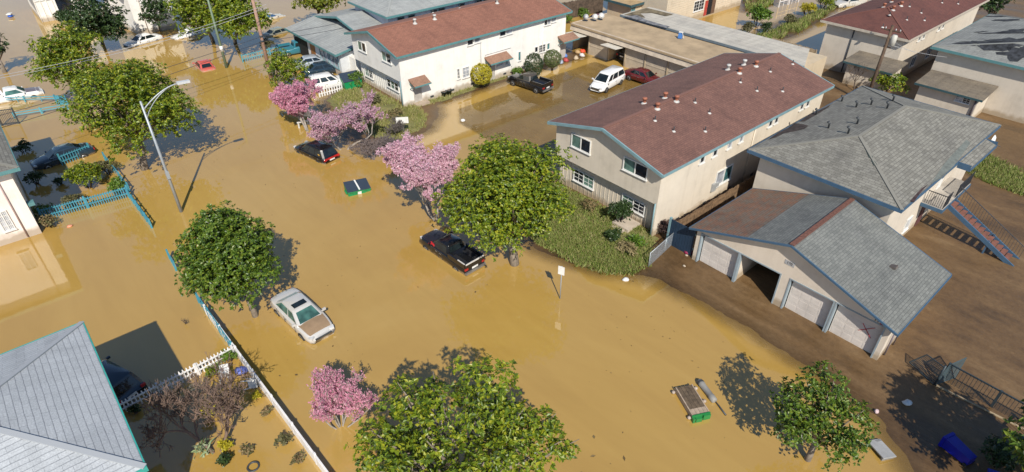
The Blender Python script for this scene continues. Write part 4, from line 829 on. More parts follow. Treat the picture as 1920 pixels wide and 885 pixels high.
def car(kind, label, cat, x, y, hdg, sub, paint, glass=CARGL, hoodmat=None, name=None, roll=0.0, tilt=0.0, scale=1.0, wheels=True, sunroof=False, roofmat=None, plate=True, z=None):
    K = KINDS[kind]; zz = -sub if z is None else z
    root = thing(name or {'sedan': 'sedan', 'suv': 'station_wagon', 'van': 'minivan', 'pickup': 'pickup_truck'}[kind], label, cat, (x, y, zz), rot=(roll, tilt, math.radians(hdg))); root.scale = (scale,)*3
    m = MB(); ns = 0; V = []; Fc = []
    for (sx, zt, hw, hb_) in K['st']:
        zb = .28; zm = zb+(zt-zb)*.45
        half = [(0, zb), (hb_*.9, zb), (hb_*.985, zb+.1), (hb_, zm), (hw*1.0, zt-.16), (hw*.97, zt-.06), (hw*.86, zt-.012), (hw*.45, zt+.018), (0, zt+.024)]
        ring = [(sx, -a, b_) for a, b_ in half]+[(sx, a, b_) for a, b_ in half[-2:0:-1]]
        ns = len(ring); V += ring
    n = len(K['st'])
    for i in range(n-1):
        for k in range(ns): Fc.append((i*ns+k, i*ns+(k+1) % ns, (i+1)*ns+(k+1) % ns, (i+1)*ns+k))
    Fc.append(tuple(range(ns))); Fc.append(tuple((n-1)*ns+k for k in range(ns))[::-1])
    m.add(V, [f[::-1] for f in Fc], smooth=True)
    body = m.build('body', paint, root)
    # cabin
    g = K['gh']; lv = []
    for t_ in (0, .12, .85, .96, 1.0):
        e = {0: 0, .12: .12, .85: .88, .96: 1.0, 1.0: 1.13}[t_]
        xf = g['xf']+(g['rf']-g['xf'])*e; xr = g['xr']+(g['rr']-g['xr'])*e; wd = g['wb']+(g['wt']-g['wb'])*e; z_ = g['zb']-.05+(g['zt']-g['zb']+.05)*t_
        c = .12; lv.append([(xf, -wd+c*1.2, z_), (xf-c, -wd, z_), (xr+c, -wd, z_), (xr, -wd+c*1.2, z_), (xr, wd-c*1.2, z_), (xr+c, wd, z_), (xf-c, wd, z_), (xf, wd-c*1.2, z_)])
    m = MB(); V = sum(lv, []); Fc = [(i*8+k, i*8+(k+1) % 8, (i+1)*8+(k+1) % 8, (i+1)*8+k) for i in range(4) for k in range(8)]
    top = len(V); xc = (g['rf']+g['rr'])/2; V.append((xc, 0, g['zt']+.035)); Fc += [(4*8+k, 4*8+(k+1) % 8, top) for k in range(8)]
    m.add(V, [f[::-1] for f in Fc], smooth=False); cab = m.build('cabin', roofmat or paint, root)
    me = cab.data
    for p in me.polygons: p.use_smooth = abs(p.normal.z) > .75
    # glazing
    B, T = lv[1], lv[2]
    def panel(nm, P, mat, off=.012):
        P = [Vector(p) for p in P]; nn = (P[1]-P[0]).cross(P[3]-P[0]).normalized(); ctr = sum(P, Vector())/4
        if nn.dot(ctr-Vector((xc, 0, 1.0))) < 0: nn = -nn
        mb = MB(); mb.add([p+nn*off for p in P]+[p-nn*.01 for p in P], [(0, 1, 2, 3), (7, 6, 5, 4), (0, 4, 5, 1), (1, 5, 6, 2), (2, 6, 7, 3), (3, 7, 4, 0)]); return mb.build(nm, mat, cab)
    q = lambda a, b_, c, d, u0, u1, v0, v1: [lerp(lerp(a, b_, u), lerp(d, c, u), v) for u, v in ((u0, v0), (u1, v0), (u1, v1), (u0, v1))]
    panel('windshield', q(B[7], B[0], T[0], T[7], .0, 1.0, .02, 1.0), glass)
    panel('rear_window', q(B[3], B[4], T[4], T[3], .03, .97, .06, .95), glass)
    xs_ = [g['xf']]+list(K['pill'])+[g['xr']]; tot = g['xf']-g['xr']
    for (a, b_, c, d) in ((B[1], B[2], T[2], T[1]), (B[6], B[5], T[5], T[6])):
        for i in range(len(xs_)-1):
            u0 = (g['xf']-xs_[i])/tot+.03; u1 = (g['xf']-xs_[i+1])/tot-.02; panel('side_window', q(a, b_, c, d, u0, u1, .06, .98), glass)
    if sunroof: m = MB(); m.obox((xc+.28, 0, g['zt']+.028), .42, .8, .012); m.build('sunroof', CARGL, cab)
    if hoodmat:  # thin panel just above the hood, coloured apart from the body
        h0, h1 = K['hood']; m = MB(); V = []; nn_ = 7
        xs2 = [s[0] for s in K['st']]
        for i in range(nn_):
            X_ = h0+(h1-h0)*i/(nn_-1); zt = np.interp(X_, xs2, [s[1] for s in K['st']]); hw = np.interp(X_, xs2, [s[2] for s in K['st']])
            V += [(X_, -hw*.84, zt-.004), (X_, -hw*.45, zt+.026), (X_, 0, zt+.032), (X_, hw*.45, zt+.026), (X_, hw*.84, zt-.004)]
        m.add(V, [(i*5+k, (i+1)*5+k, (i+1)*5+k+1, i*5+k+1) for i in range(nn_-1) for k in range(4)], smooth=True); h_ = m.build('hood', hoodmat, body); h_['label'] = 'hood panel in a colour of its own'
    if kind == 'pickup':
        m = MB(); m.box(-2.5, -.72, .975, -1.0, .72, .99); m.build('bed_floor', plain((.012, .012, .014, 1), .7, name='bed liner'), body)
        for s in (-1, 1): m = MB(); m.box(-2.62, s*.82-.06, .9, -.84, s*.82+.06, 1.28); m.build('bed_side', paint, body)
        m = MB(); m.box(-2.66, -.85, .62, -2.57, .85, 1.27); m.build('tailgate', paint, body); m = MB(); m.box(-2.78, -.88, .45, -2.63, .88, .6); m.build('rear_bumper', RIM, body)
    L_ = K['st'][0][0]; Fx = K['st'][-1][0]; s2 = K['st'][1]; f2 = K['st'][-3]
    for s in (-1, 1):
        m = MB(); m.obox((s2[0]-.03, s*(s2[2]-.13), s2[1]-.13), .1, .26, .17); m.build('tail_light', LAMPR, body)
        m = MB(); m.obox((f2[0]+.24, s*(f2[2]-.2), f2[1]-.14), .26, .26, .12, s*-.35); m.build('headlight', LAMPW, body)
        m = MB(); m.obox((g['xf']-.25, s*(g['wb']+.16), g['zb']+.08), .1, .2, .13); m.bar((g['xf']-.25, s*g['wb'], g['zb']+.03), (g['xf']-.25, s*(g['wb']+.12), g['zb']+.05), .05); m.build('mirror', paint, body)
        if wheels:
            for wx in K['wheels']:
                c = (wx, s*(.9 if kind != 'van' else .95)-s*.1, .33)
                m = MB(); m.lathe(c, [(.2, -.12), (.31, -.12), (.34, -.08), (.34, .08), (.31, .12), (.2, .12)], 18, axis='Y'); w_ = m.build('wheel', TYRE, root)
                m = MB(); m.lathe(c, [(.02, -.115), (.2, -.125), (.21, -.1), (.21, .1), (.2, .125), (.02, .115)], 14, axis='Y'); m.build('rim', RIM, w_)
    for s in (-1, 1):
        for sx_ in (g['xf']-.32, (g['xf']+g['xr'])/2-.05, g['xr']+.55):
            if kind == 'pickup' and sx_ < -.4: continue
            hw_ = np.interp(sx_, [q_[0] for q_ in K['st']], [q_[2] for q_ in K['st']]); zt_ = np.interp(sx_, [q_[0] for q_ in K['st']], [q_[1] for q_ in K['st']])
            m = MB(); m.box(sx_-.012, s*(hw_+.002)-.012, .42, sx_+.012, s*(hw_+.002)+.012, zt_-.12); m.build('door_seam', VDK, body)
            if sx_ < g['xf']-.4: m = MB(); m.box(sx_+.12, s*(hw_+.01)-.02, zt_-.24, sx_+.3, s*(hw_+.01)+.02, zt_-.2); m.build('door_handle', RIM, body)
    m = MB(); m.box(Fx-.1, -.5, .52, Fx+.03, .5, .62); m.build('grille', VDK, body)
    if plate: m = MB(); m.box(s2[0]-.075, -.26, s2[1]-.3, s2[0]-.05, .26, s2[1]-.16); m.build('number_plate', WHITE, body)
    return root, body, cab
P_ = carpaint
SILVER = P_('silver_paint', (.62, .60, .57, 1), .25, .2); BLACKP = P_('black_paint', (.006, .007, .010, 1), .2, mud=.05); WHITEP = P_('white_paint', (.78, .77, .75, 1), .3); DKBLUE = P_('dark_blue_paint', (.008, .03, .055, 1), .2)
DKRED = P_('maroon_paint', (.115, .008, .012, 1), .2); REDP = P_('red_paint', (.58, .10, .08, 1), .35); TEALP = P_('teal_paint', (.02, .16, .22, 1), .3); PALE_ = P_('pale_silver_paint', (.42, .47, .52, 1), .25, .2); BEIGEP = P_('beige_paint', (.42, .36, .27, 1), .3); PURP = P_('plum_paint', (.16, .01, .05, 1), .25)
WHITEP2 = P_('chalk_paint', (.80, .79, .77, 1), .3)
c_ = G(563, 579, .75); car('sedan', 'silver sedan with black sunroof half sunk in brown water beside magnolia', 'car', c_[0], c_[1], -86, .36, SILVER, CARGT, HOODBROWN, sunroof=True, scale=1.06)
c_ = G(590, 275, .7); rt, bd, cb = car('suv', 'black station wagon with red tail lights standing in water near blossom trees', 'car', c_[0], c_[1], 101, .5, BLACKP)
m = MB(); m.box(-2.36, -.78, .82, -2.3, .78, .97); m.build('tail_light_bar', LAMPR, bd)
m = MB(); m.bar((-1.6, .86, 1.32), (-1.75, .84, 1.2), .05, .02); m.bar((-1.75, .86, 1.32), (-1.6, .84, 1.2), .05, .02); m.build('sprayed_mark', plain((.7, .4, .05, 1), .5, name='orange paint'), cb)
c_ = G(843, 460, .7); rt, bd, cb = car('pickup', 'black pickup truck with sprayed red X under the big street tree', 'pickup', c_[0], c_[1], 93, .38, BLACKP, hoodmat=plain((.02, .022, .035, 1), .3, name='hood black'))
m = MB()
for a, b_ in (((1.15, .72), (.55, .98)), ((1.1, 1.0), (.6, .7))): m.bar((a[0], a[1]-.0, 1.17), (b_[0], b_[1]-.05, 1.2), .09, .03)
m.build('sprayed_cross', RED, bd)
m = MB(); m.bar((-2.67, -.8, 1.24), (-2.67, .8, 1.24), .05, .09); m.bar((-1.9, .84, 1.3), (-2.6, .84, 1.3), .07, .04); m.build('chrome_trim', plain((.6, .58, .55, 1), .3, name='chrome'), bd)
c_ = G(115, 287, .6); car('sedan', 'dark blue sedan parked behind the blue picket fence on the left', 'car', c_[0], c_[1], 184, .3, DKBLUE)
c_ = G(75, 160, .8); car('pickup', 'white pickup truck with grey hood cut by the left edge of view', 'pickup', c_[0]-2.6, c_[1]+.15, -3, .45, WHITEP, CARGT, plain((.17, .14, .15, 1), .3, name='grey hood'))
c_ = G(266, 70, .6); car('sedan', 'white sedan in water below the bright white house', 'car', c_[0], c_[1], 196, .5, WHITEP2)
c_ = G(350, 58, .6); car('sedan', 'white car mostly hidden by the tall green street trees, top left', 'car', c_[0]+.3, c_[1], 188, .6, WHITEP2)
c_ = G(388, 121, .3); car('sedan', 'red car sunk to its windows beside the green lamp pole', 'car', c_[0]-.1, c_[1]+.9, 86, .84, REDP, wheels=False)
c_ = G(586, 112, .8); car('sedan', 'pale silver sedan in the driveway of the low grey house', 'car', c_[0], c_[1], -14, .12, PALE_)
c_ = G(606, 128, .6); car('sedan', 'dark blue sedan squeezed between silver sedan and white wagon in driveway', 'car', c_[0], c_[1], -12, .12, DKBLUE)
c_ = G(615, 150, .8); car('suv', 'white station wagon in driveway behind the white picket fence', 'car', c_[0], c_[1], -10, .12, WHITEP2)
c_ = G(560, 86, .8); car('pickup', 'teal pickup at the open garage of the low grey house', 'pickup', c_[0], c_[1], -8, .12, TEALP)
c_ = G(992, 152, .7); rt, bd, cb = car('pickup', 'black crew pickup parked in the wet court by the white house', 'pickup', c_[0], c_[1], 98, .06, BLACKP, roofmat=P_('dusty_roof', (.06, .05, .04, 1), .4))
c_ = G(1139, 149, .8); car('van', 'white minivan parked in the wet court facing the street', 'van', c_[0], c_[1], 190, .05, WHITEP)
c_ = G(1207, 142, .7); car('sedan', 'dark red sedan parked beside white minivan in front of the flat garages', 'car', c_[0], c_[1], -88, .05, DKRED)
c_ = G(1118, 36, .8); car('sedan', 'plum coloured car parked behind the tan flat roof by the timber fence', 'car', c_[0], c_[1], 175, .05, PURP)
c_ = G(600, 36, .6); car('sedan', 'dark car standing in blue shade under the yellow green tree, top', 'car', c_[0], c_[1], -10, .3, BLACKP)
c_ = G(503, 30, .4); car('sedan', 'beige car with blue windows sunk deep in the far street, top', 'car', c_[0], c_[1], 10, .62, P_('cream_paint', (.55, .5, .42, 1), .3), glassmat('blue car glass', (.05, .12, .25, 1), .05), wheels=False)
c_ = G(522, 56, .3); car('sedan', 'grey green car roof showing above water beside red poled street corner', 'car', c_[0], c_[1], 12, .8, P_('olive_paint', (.25, .26, .2, 1), .3), wheels=False)
c_ = G(214, 722, .8); car('suv', 'dark blue car under the roof shadow behind the white picket fence', 'car', c_[0]-.35, c_[1]+1.2, 112, .3, DKBLUE)
m_ = G(1197, 110, 1.0)
car('suv', 'dark car parked inside the open flat roofed garage', 'car', 60.2, 46.4, 0, .02, P_('charcoal_paint', (.02, .02, .022, 1), .3))
c_ = G(1592, 6, .3); rt, bd, cb = car('pickup', 'grey vehicle behind the dark red roof, at the top edge', 'car', c_[0], c_[1], 160, .3, P_('light_grey_paint', (.5, .48, .44, 1), .3))

# ------------------------------------------------------------------ floating dumpster, raft, bins and other loose things
GREEN = plain((.02, .26, .09, 1), .45, name='green steel', var=.25); LID = plain((.035, .05, .075, 1), .5, name='black plastic lid')
c_ = G(668, 350, .35); dm = thing('dumpster', 'green floating dumpster with two black lids drifting in the street', 'dumpster', (c_[0], c_[1], -.35), math.radians(-16)); dm.rotation_euler = (.08, .06, math.radians(-12)); dm.scale = (.86,)*3; dm.location.z = -.42
m = MB(); v = [(-1.0, -.6, 0), (1.0, -.6, 0), (1.0, .6, 0), (-1.0, .6, 0), (-1.08, -.72, .92), (1.08, -.72, .92), (1.08, .68, 1.15), (-1.08, .68, 1.15)]
m.add(v, [(3, 2, 1, 0), (4, 5, 6, 7), (0, 1, 5, 4), (1, 2, 6, 5), (2, 3, 7, 6), (3, 0, 4, 7)]); m.bar((-1.1, -.73, .9), (1.1, -.73, .9), .08); m.bar((-1.06, -.7, .55), (1.06, -.7, .55), .07); m.box(-1.16, -.3, .5, -1.06, .3, .62); m.box(1.06, -.3, .5, 1.16, .3, .62); b0 = m.build('bin', GREEN, dm)
for x0_, x1_ in ((-1.1, -.08), (.08, 1.1)):
    m = MB(); m.add([(x0_, -.76, .96), (x1_, -.76, .96), (x1_, .7, 1.2), (x0_, .7, 1.2), (x0_, -.76, 1.01), (x1_, -.76, 1.01), (x1_, .7, 1.25), (x0_, .7, 1.25)], [(3, 2, 1, 0), (4, 5, 6, 7), (0, 1, 5, 4), (1, 2, 6, 5), (2, 3, 7, 6), (3, 0, 4, 7)]); m.build('lid', LID, dm)
m = MB(); m.obox((0, 0, 1.14), .14, 1.4, .05, .05, (.165, 0)); m.build('white_strap', WHITE, dm); m = MB(); m.obox((.0, -.74, .72), .34, .06, .3); m.build('white_paper', WHITE, dm)
d2 = thing('dumpster', 'green dumpster with sloped black lid beside white house and hedge', 'dumpster', tuple(G(660, 164, .1)[:2])+(.1,), math.radians(-8))
m = MB(); v = [(-.9, -.6, 0), (.9, -.6, 0), (.9, .6, 0), (-.9, .6, 0), (-1, -.7, .95), (1, -.7, .95), (1, .7, 1.45), (-1, .7, 1.45)]
m.add(v, [(3, 2, 1, 0), (4, 5, 6, 7), (0, 1, 5, 4), (1, 2, 6, 5), (2, 3, 7, 6), (3, 0, 4, 7)]); m.build('bin', plain((.01, .28, .10, 1), .4, name='bright green steel'), d2); m = MB(); m.add([(-1.05, -.75, .98), (1.05, -.75, .98), (1.05, .75, 1.5), (-1.05, .75, 1.5), (-1.05, -.75, 1.03), (1.05, -.75, 1.03), (1.05, .75, 1.55), (-1.05, .75, 1.55)], [(3, 2, 1, 0), (4, 5, 6, 7), (0, 1, 5, 4), (1, 2, 6, 5), (2, 3, 7, 6), (3, 0, 4, 7)]); m.build('lid', LID, d2)
# floating plank bed
c_ = G(1298, 750, .3); rf_ = thing('floating_wagon_bed', 'overturned plank wagon bed with green end floating in brown water', 'wagon bed', (c_[0], c_[1], 0), math.radians(63)); rf_.scale = (.86, .86, 1)
PLK = plain((.13, .092, .058, 1), .75, name='wet planks', var=.35, scale=4); PLKE = plain((.40, .31, .23, 1), .8, name='dry planks', var=.2, scale=4)
for i in range(4): m = MB(); m.box(-.62, -.5+i*.25, .26, 1.1, -.5+i*.25+.235, .31); m.build('plank', PLK, rf_)
for i in range(4): m = MB(); m.box(-1.05, -.5+i*.25, .262, -.622, -.5+i*.25+.235, .312); p_ = m.build('plank', PLKE, rf_); p_['label'] = 'paler dry plank end'
for s in (-1, 1): m = MB(); m.box(-1.1, s*.54-.035, .05, 1.12, s*.54+.035, .34); m.build('side_rail', PLKE, rf_)
m = MB(); m.box(-1.3, -.55, .0, -1.12, -.08, .34); m.box(-1.36, .02, .0, -1.12, .42, .26); m.box(-1.36, .47, .0, -1.12, .62, .3); m.box(-1.18, -.58, .0, -1.1, .62, .37); m.build('end_panel', plain((.02, .2, .05, 1), .45, name='green plastic'), rf_)
for px_, py_ in ((1.0, .72), (-1.0, .68), (.95, -.78), (-.1, -.8)): m = MB(); m.lathe((px_, py_, .02), [(.05, 0), (.11, .04), (.12, .13), (.05, .17)], 10); m.build('wheel', plain((.42, .34, .28, 1), .6, name='pale wheel'), rf_)
c_ = G(1325, 733, .1); gr_ = thing('grey_canister', 'grey roll shaped canister floating beside the plank wagon bed', 'canister', (c_[0], c_[1], .06), math.radians(68)); m = MB(); m.lathe((0, 0, .06), [(.1, -.75), (.17, -.72), (.19, -.4), (.17, -.36), (.17, .36), (.19, .4), (.17, .72), (.08, .75)], 12, axis='X'); m.build('canister_body', plain((.27, .26, .24, 1), .6, name='grey plastic'), gr_); m = MB(); m.lathe((0, 0, .06), [(.18, .5), (.2, .52), (.2, .62), (.18, .64)], 12, axis='X'); m.build('band', VDK, gr_)
c_ = G(1348, 761, .05); dp = thing('dark_plank', 'thin dark pole adrift beside the grey canister', 'pole', (c_[0], c_[1], .02), math.radians(68)); m = MB(); m.tube([(-.62, 0, .02), (0, 0, .04), (.6, 0, .02)], [.05, .04, .02], 6); m.build('shaft', VDK, dp)
# wheelie bin lying in the tree shadow
c_ = G(1797, 843, .4); bb = thing('wheelie_bin', 'blue wheelie bin tipped over in the dark tree shadow', 'bin', (c_[0], c_[1], gz(c_[0], c_[1])), math.radians(72)); bb.scale = (.72,)*3; BP = plain((.01, .014, .30, 1), .4, name='blue plastic')
m = MB(); v = [(-.95, -.36, .08), (-.95, .36, .08), (-.95, .34, .72), (-.95, -.34, .72), (.75, -.44, .02), (.75, .44, .02), (.75, .44, .86), (.75, -.44, .86)]; m.add(v, [(0, 1, 2, 3), (7, 6, 5, 4), (0, 4, 5, 1), (1, 5, 6, 2), (2, 6, 7, 3), (3, 7, 4, 0)]); m.build('bin', BP, bb)
m = MB(); m.obox((.86, 0, .45), .2, .96, .92); m.build('lid', plain((.008, .01, .33, 1), .35, name='lid blue'), bb)
for s in (-1, 1): m = MB(); m.lathe((-.85, s*.42, .12), [(.04, -.05), (.14, -.05), (.14, .05), (.04, .05)], 12, axis='Y'); m.build('wheel', TYRE, bb)
c_ = G(1838, 902, .3); b2 = thing('wheelie_bin', 'second blue bin at the bottom edge, mostly in shadow', 'bin', (c_[0]+.1, c_[1]-.5, gz(c_[0], c_[1])), .4); m = MB(); v = [(-.3, -.3, 0), (.3, -.3, 0), (.3, .3, 0), (-.3, .3, 0), (-.38, -.38, .8), (.38, -.38, .8), (.38, .38, .8), (-.38, .38, .8)]; m.add(v, [(3, 2, 1, 0), (4, 5, 6, 7), (0, 1, 5, 4), (1, 2, 6, 5), (2, 3, 7, 6), (3, 0, 4, 7)]); m.build('bin', BP, b2); m = MB(); m.obox((0, 0, .84), .82, .82, .08); m.build('lid', BP, b2)
c_ = G(1652, 843, .1); sl_ = thing('grey_crate', 'grey slatted crate half sunk beside the small tree, lower right', 'crate', (c_[0], c_[1], -.05), math.radians(62)); m = MB(); m.obox((0, 0, .22), 1.1, .75, .06, 0, (.1, .08)); m.build('top', plain((.36, .36, .36, 1), .6, name='grey board'), sl_); m = MB(); m.obox((-.45, 0, .08), .1, .7, .26); m.obox((.45, 0, .08), .1, .7, .26); m.build('side', plain((.2, .2, .2, 1), .6, name='grey side'), sl_)
def lump(name, label, cat, px, py, r_, mat, seed, z=.03, flat=.6, group=None):
    p = G(px, py, z); rr_ = np.random.RandomState(seed); r0 = thing(name, label, cat, (p[0], p[1], max(z-.05, gz(p[0], p[1]) if gz(p[0], p[1]) > 0 else 0)), rr_.rand()*6, group)
    m = MB(); prof = [(.25, -.05), (.8, .0), (1.0, .3), (.75, .7), (.25, .9)]; n = 9; V = []
    for a_, h_ in prof:
        for k in range(n): q = r_*a_*rr_.uniform(.75, 1.2); V.append((q*math.cos(2*PI*k/n), q*.75*math.sin(2*PI*k/n), r_*h_*flat*rr_.uniform(.8, 1.2)))
    m.add(V, [(i*n+k, i*n+(k+1) % n, (i+1)*n+(k+1) % n, (i+1)*n+k) for i in range(len(prof)-1) for k in range(n)]+[tuple((len(prof)-1)*n+k for k in range(n))], smooth=True); m.build('shell', mat, r0); return r0
lump('foam_block', 'white foam block stranded at the edge of the green lawn', 'debris', 1173, 524, .26, WHITE, 1)
lump('white_bag', 'white plastic bag lying on mud at the rim of the tree shadow', 'bag', 1700, 758, .28, WHITE, 2)
lump('pink_ball', 'pink white ball on the mud right of the small lower tree', 'ball', 1643, 772, .17, plain((.6, .45, .45, 1), .5, name='pinkish'), 3, flat=1.1)
lump('white_ball', 'white ball floating in the court water beside white house', 'ball', 868, 227, .25, WHITE, 4, flat=1.1)
lump('white_cup', 'white cup beside the blue wheelie bin in shadow', 'cup', 1772, 828, .13, WHITE, 5)
lump('red_bag', 'dark red bag at the foot of the navy boarded gate', 'bag', 1290, 473, .38, plain((.25, .02, .07, 1), .6, name='crimson cloth'), 6, z=.15)
for i, (px, py) in enumerate(((1283, 470), (1287, 479), (1277, 463), (1283, 498))): lump('litter', 'scrap of pale litter on mud in front of the navy gate', 'litter', px, py, .13, plain((.5, .42, .33, 1), .7, name='scrap'), 30+i, z=.12, group='litter by the navy gate')
lump('blue_tarp', 'lilac blue cloth caught at the white street fence', 'cloth', 453, 696, .42, plain((.16, .2, .55, 1), .6, name='lilac cloth'), 8)
lump('pink_toy', 'orange pink toy floating near the blue picket fence', 'toy', 131, 424, .22, plain((.75, .3, .18, 1), .5, name='orange pink'), 9)
lump('white_stone', 'white stone standing in the shrubs behind the blue picket fence', 'stone', 149, 374, .38, WHITE, 10, z=.2, flat=.9)
tb_ = lump('floating_box', 'blue and white box floating near the top left corner', 'box', 20, 31, .5, plain((.03, .12, .55, 1), .5, name='box blue'), 11)
m = MB(); m.obox((0, 0, .42), .8, .6, .12); m.build('lid', WHITE, tb_)
for i, (px, py, mt) in enumerate(((1092, 97, (.7, .08, .03, 1)), (1091, 105, (.65, .6, .6, 1)), (1083, 99, (.45, .3, .15, 1)), (1080, 110, (.5, .4, .28, 1)), (1059, 107, (.1, .2, .5, 1)), (1048, 113, (.55, .5, .42, 1)), (1061, 114, (.4, .06, .06, 1)), (1052, 118, (.3, .35, .45, 1)))):
    nm = ('red orange heap', 'white heap', 'brown box', 'tan sack', 'blue bag', 'cream sack', 'dark red bag', 'grey blue bundle')[i]
    lump('household_clutter', nm+' of soaked belongings outside the open tan garage', 'clutter', px, py, .42, plain(mt, .6, name=nm), 40+i, z=.05, flat=1.0, group='soaked belongings at the garage')
for i, (px, py) in enumerate(((833, 180), (842, 177))):
    p = G(px, py, .1); t_ = thing('plant_pot', ('left', 'right')[i]+' of two dark pots against the white house wall', 'plant pot', (p[0], p[1], .1), 0, 'pots by the white wall'); m = MB(); m.lathe((0, 0, 0), [(.22, 0), (.3, .45), (.34, .46), (.34, .55), (.28, .55), (.26, .48), (.02, .46)], 14); m.build('pot', plain((.02, .03, .03, 1), .5, name='dark glaze'), t_); m = MB(); m.lathe((0, 0, .47), [(.27, 0), (.2, .05), (.02, .07)], 10); m.build('soil', plain((.1, .07, .05, 1), .9, name='soil'), t_)
# white plastic chairs swept against the fence
def plastic_chair(label, px, py, ang, rot):
    p = G(px, py, .2); t_ = thing('plastic_chair', label, 'chair', (p[0], p[1], .12), group='white chairs swept to the fence', rot=rot+(ang,)); m = MB(); m.obox((0, 0, .42), .46, .46, .04); m.build('seat', WHITE, t_); m = MB(); m.obox((-.24, 0, .68), .04, .46, .5); m.build('backrest', WHITE, t_)
    for a, b_ in ((1, 1), (1, -1), (-1, 1), (-1, -1)): m = MB(); m.bar((a*.2, b_*.2, .4), (a*.24, b_*.24, 0), .05); m.build('leg', WHITE, t_)
    for s in (-1, 1): m = MB(); m.bar((-.22, s*.24, .64), (.2, s*.24, .64), .05); m.bar((.2, s*.24, .64), (.2, s*.22, .42), .04); m.build('arm', WHITE, t_)
plastic_chair('white plastic chair toppled on its side by the white street fence', 458, 719, .6, (1.2, .5)); plastic_chair('white plastic chair overturned among twigs near white picket corner', 423, 714, 2.0, (.6, 1.0))
# bicycle by the black pickup
bk = thing('bicycle', 'small red bicycle leaning on the white wall by the black crew pickup', 'bicycle', tuple(G(953, 140, .1)), .1); 
for x_ in (-.5, .5):
    m = MB(); m.tube([(x_+.32*math.cos(a), 0, .33+.32*math.sin(a)) for a in np.linspace(0, 2*PI, 19)], .03, 6, cap=False); m.build('wheel', TYRE, bk)
m = MB(); m.tube([(-.5, 0, .33), (-.1, 0, .33), (.35, 0, .75), (-.25, 0, .75), (-.1, 0, .33)], .025, 6); m.tube([(-.25, 0, .75), (-.5, 0, .33)], .02, 6); m.tube([(.5, 0, .33), (.35, 0, .9)], .025, 6); m.build('frame', plain((.45, .05, .04, 1), .4, name='red frame'), bk); m = MB(); m.bar((.35, -.25, .92), (.35, .25, .92), .03); m.build('handlebar', VDK, bk); m = MB(); m.obox((-.27, 0, .82), .22, .12, .05); m.build('saddle', VDK, bk)
# ------------------------------------------------------------------ poles, wires, signs
GALV = plain((.36, .39, .42, 1), .45, name='galvanised steel', metal=.3); GRPOLE = plain((.17, .23, .15, 1), .6, name='green grey pole'); REDPOLE = plain((.36, .22, .16, 1), .8, name='reddish timber', var=.25, scale=3); BRPOLE = plain((.11, .07, .045, 1), .85, name='dark timber', var=.35, scale=3)
p = G(340, 397); lp = thing('street_lamp', 'tall grey street lamp with curved arm standing in water in the street', 'street lamp', (p[0], p[1], -.4)); o = tuple(lp.location)
tp = onX(263, 192, p[0]); hz = tp[2]; hd_ = onY(335, 156, p[1])
m = MB(o); m.tube([(p[0], p[1], -.5), (p[0], p[1], hz+.15)], [.13, .07], 12); m.build('pole', GALV, lp)
m = MB(o); ax, az = hd_[0]-p[0], hd_[2]-hz
arc = lambda z0, k: [(p[0]+ax*t_, p[1], z0+(hd_[2]-z0)*math.sin(t_*PI/2)**k) for t_ in np.linspace(0, 1, 12)]
m.tube(arc(hz-.5, .9), .045, 8); m.tube(arc(hz-1.2, .75)[:9], .03, 8); m.build('arm', GALV, lp)
m = MB(o); m.obox((hd_[0]+.3, p[1], hd_[2]), .85, .32, .16, 0, (0, .05)); m.lathe((hd_[0]+.4, p[1], hd_[2]-.14), [(.06, 0), (.18, .06), (.18, .1)], 12); m.build('lamp_head', plain((.55, .56, .57, 1), .4, name='lamp head'), lp)
m = MB(o); m.box(p[0]-.14, p[1]-.2, 3.0, p[0]+.1, p[1]-.1, 3.6); m.build('service_box', GALV, lp)
p = G(425, 127); gp = thing('street_lamp', 'slim green lamp pole in the flooded far street left of the reddish pole', 'street lamp', (p[0], p[1], -.4)); o = tuple(gp.location); m = MB(o); m.tube([(p[0], p[1], -.4), (p[0], p[1], 10)], [.17, .09], 10); m.build('pole', GRPOLE, gp); m = MB(o); m.lathe((p[0], p[1], 2.0), [(.19, 0), (.19, .6)], 12); m.build('white_band', WHITE, gp); m = MB(o); m.tube([(p[0], p[1], 9.6), (p[0]-1, p[1], 10.1), (p[0]-2, p[1], 10.2)], .05); m.build('arm', GRPOLE, gp)
p = G(509, 150); rp = thing('utility_pole', 'reddish timber utility pole rising behind the young street tree', 'utility pole', (p[0], p[1], -.3)); o = tuple(rp.location); b_ = onX(473, 0, p[0]); 
m = MB(o); m.tube([(p[0], p[1], -.4), (p[0], p[1], b_[2]+3)], [.2, .15], 10); m.build('pole', REDPOLE, rp)
m = MB(o); 
for px, py in ((487, 66), (489, 75)): q = onX(px, py, p[0]); m.lathe((p[0], p[1], q[2]-.1), [(.2, 0), (.2, .2)], 10)
m.build('strap', VDK, rp); rpz = [onX(px, py, p[0])[2] for px, py in ((487, 66), (489, 75))]; rpp = p
p = G(1622, 196, .1); up = thing('utility_pole', 'dark leaning look utility pole with pale transformer behind the grey hip roof', 'utility pole', (p[0], p[1], 0)); o = tuple(up.location); tz = onX(1671, 47, p[0])[2]
up['label'] = 'dark timber utility pole with pale transformer behind the grey hip roof'
m = MB(o); m.tube([(p[0], p[1], -.2), (p[0], p[1], tz)], [.19, .14], 10); m.build('pole', BRPOLE, up)
m = MB(o); m.lathe((p[0]+.1, p[1]-.45, tz-1.9), [(.1, 0), (.27, .05), (.27, 1.0), (.15, 1.1)], 14); m.build('transformer', plain((.5, .48, .43, 1), .5, name='transformer paint'), up)
m = MB(o); m.box(p[0]-.06, p[1]-.9, tz-.55, p[0]+.06, p[1]+.7, tz-.43); m.box(p[0]-.05, p[1]-.5, tz-2.1, p[0]+.05, p[1]+.2, tz-2.0); q_ = m.build('crossarm', BRPOLE, up)
m = MB(o)
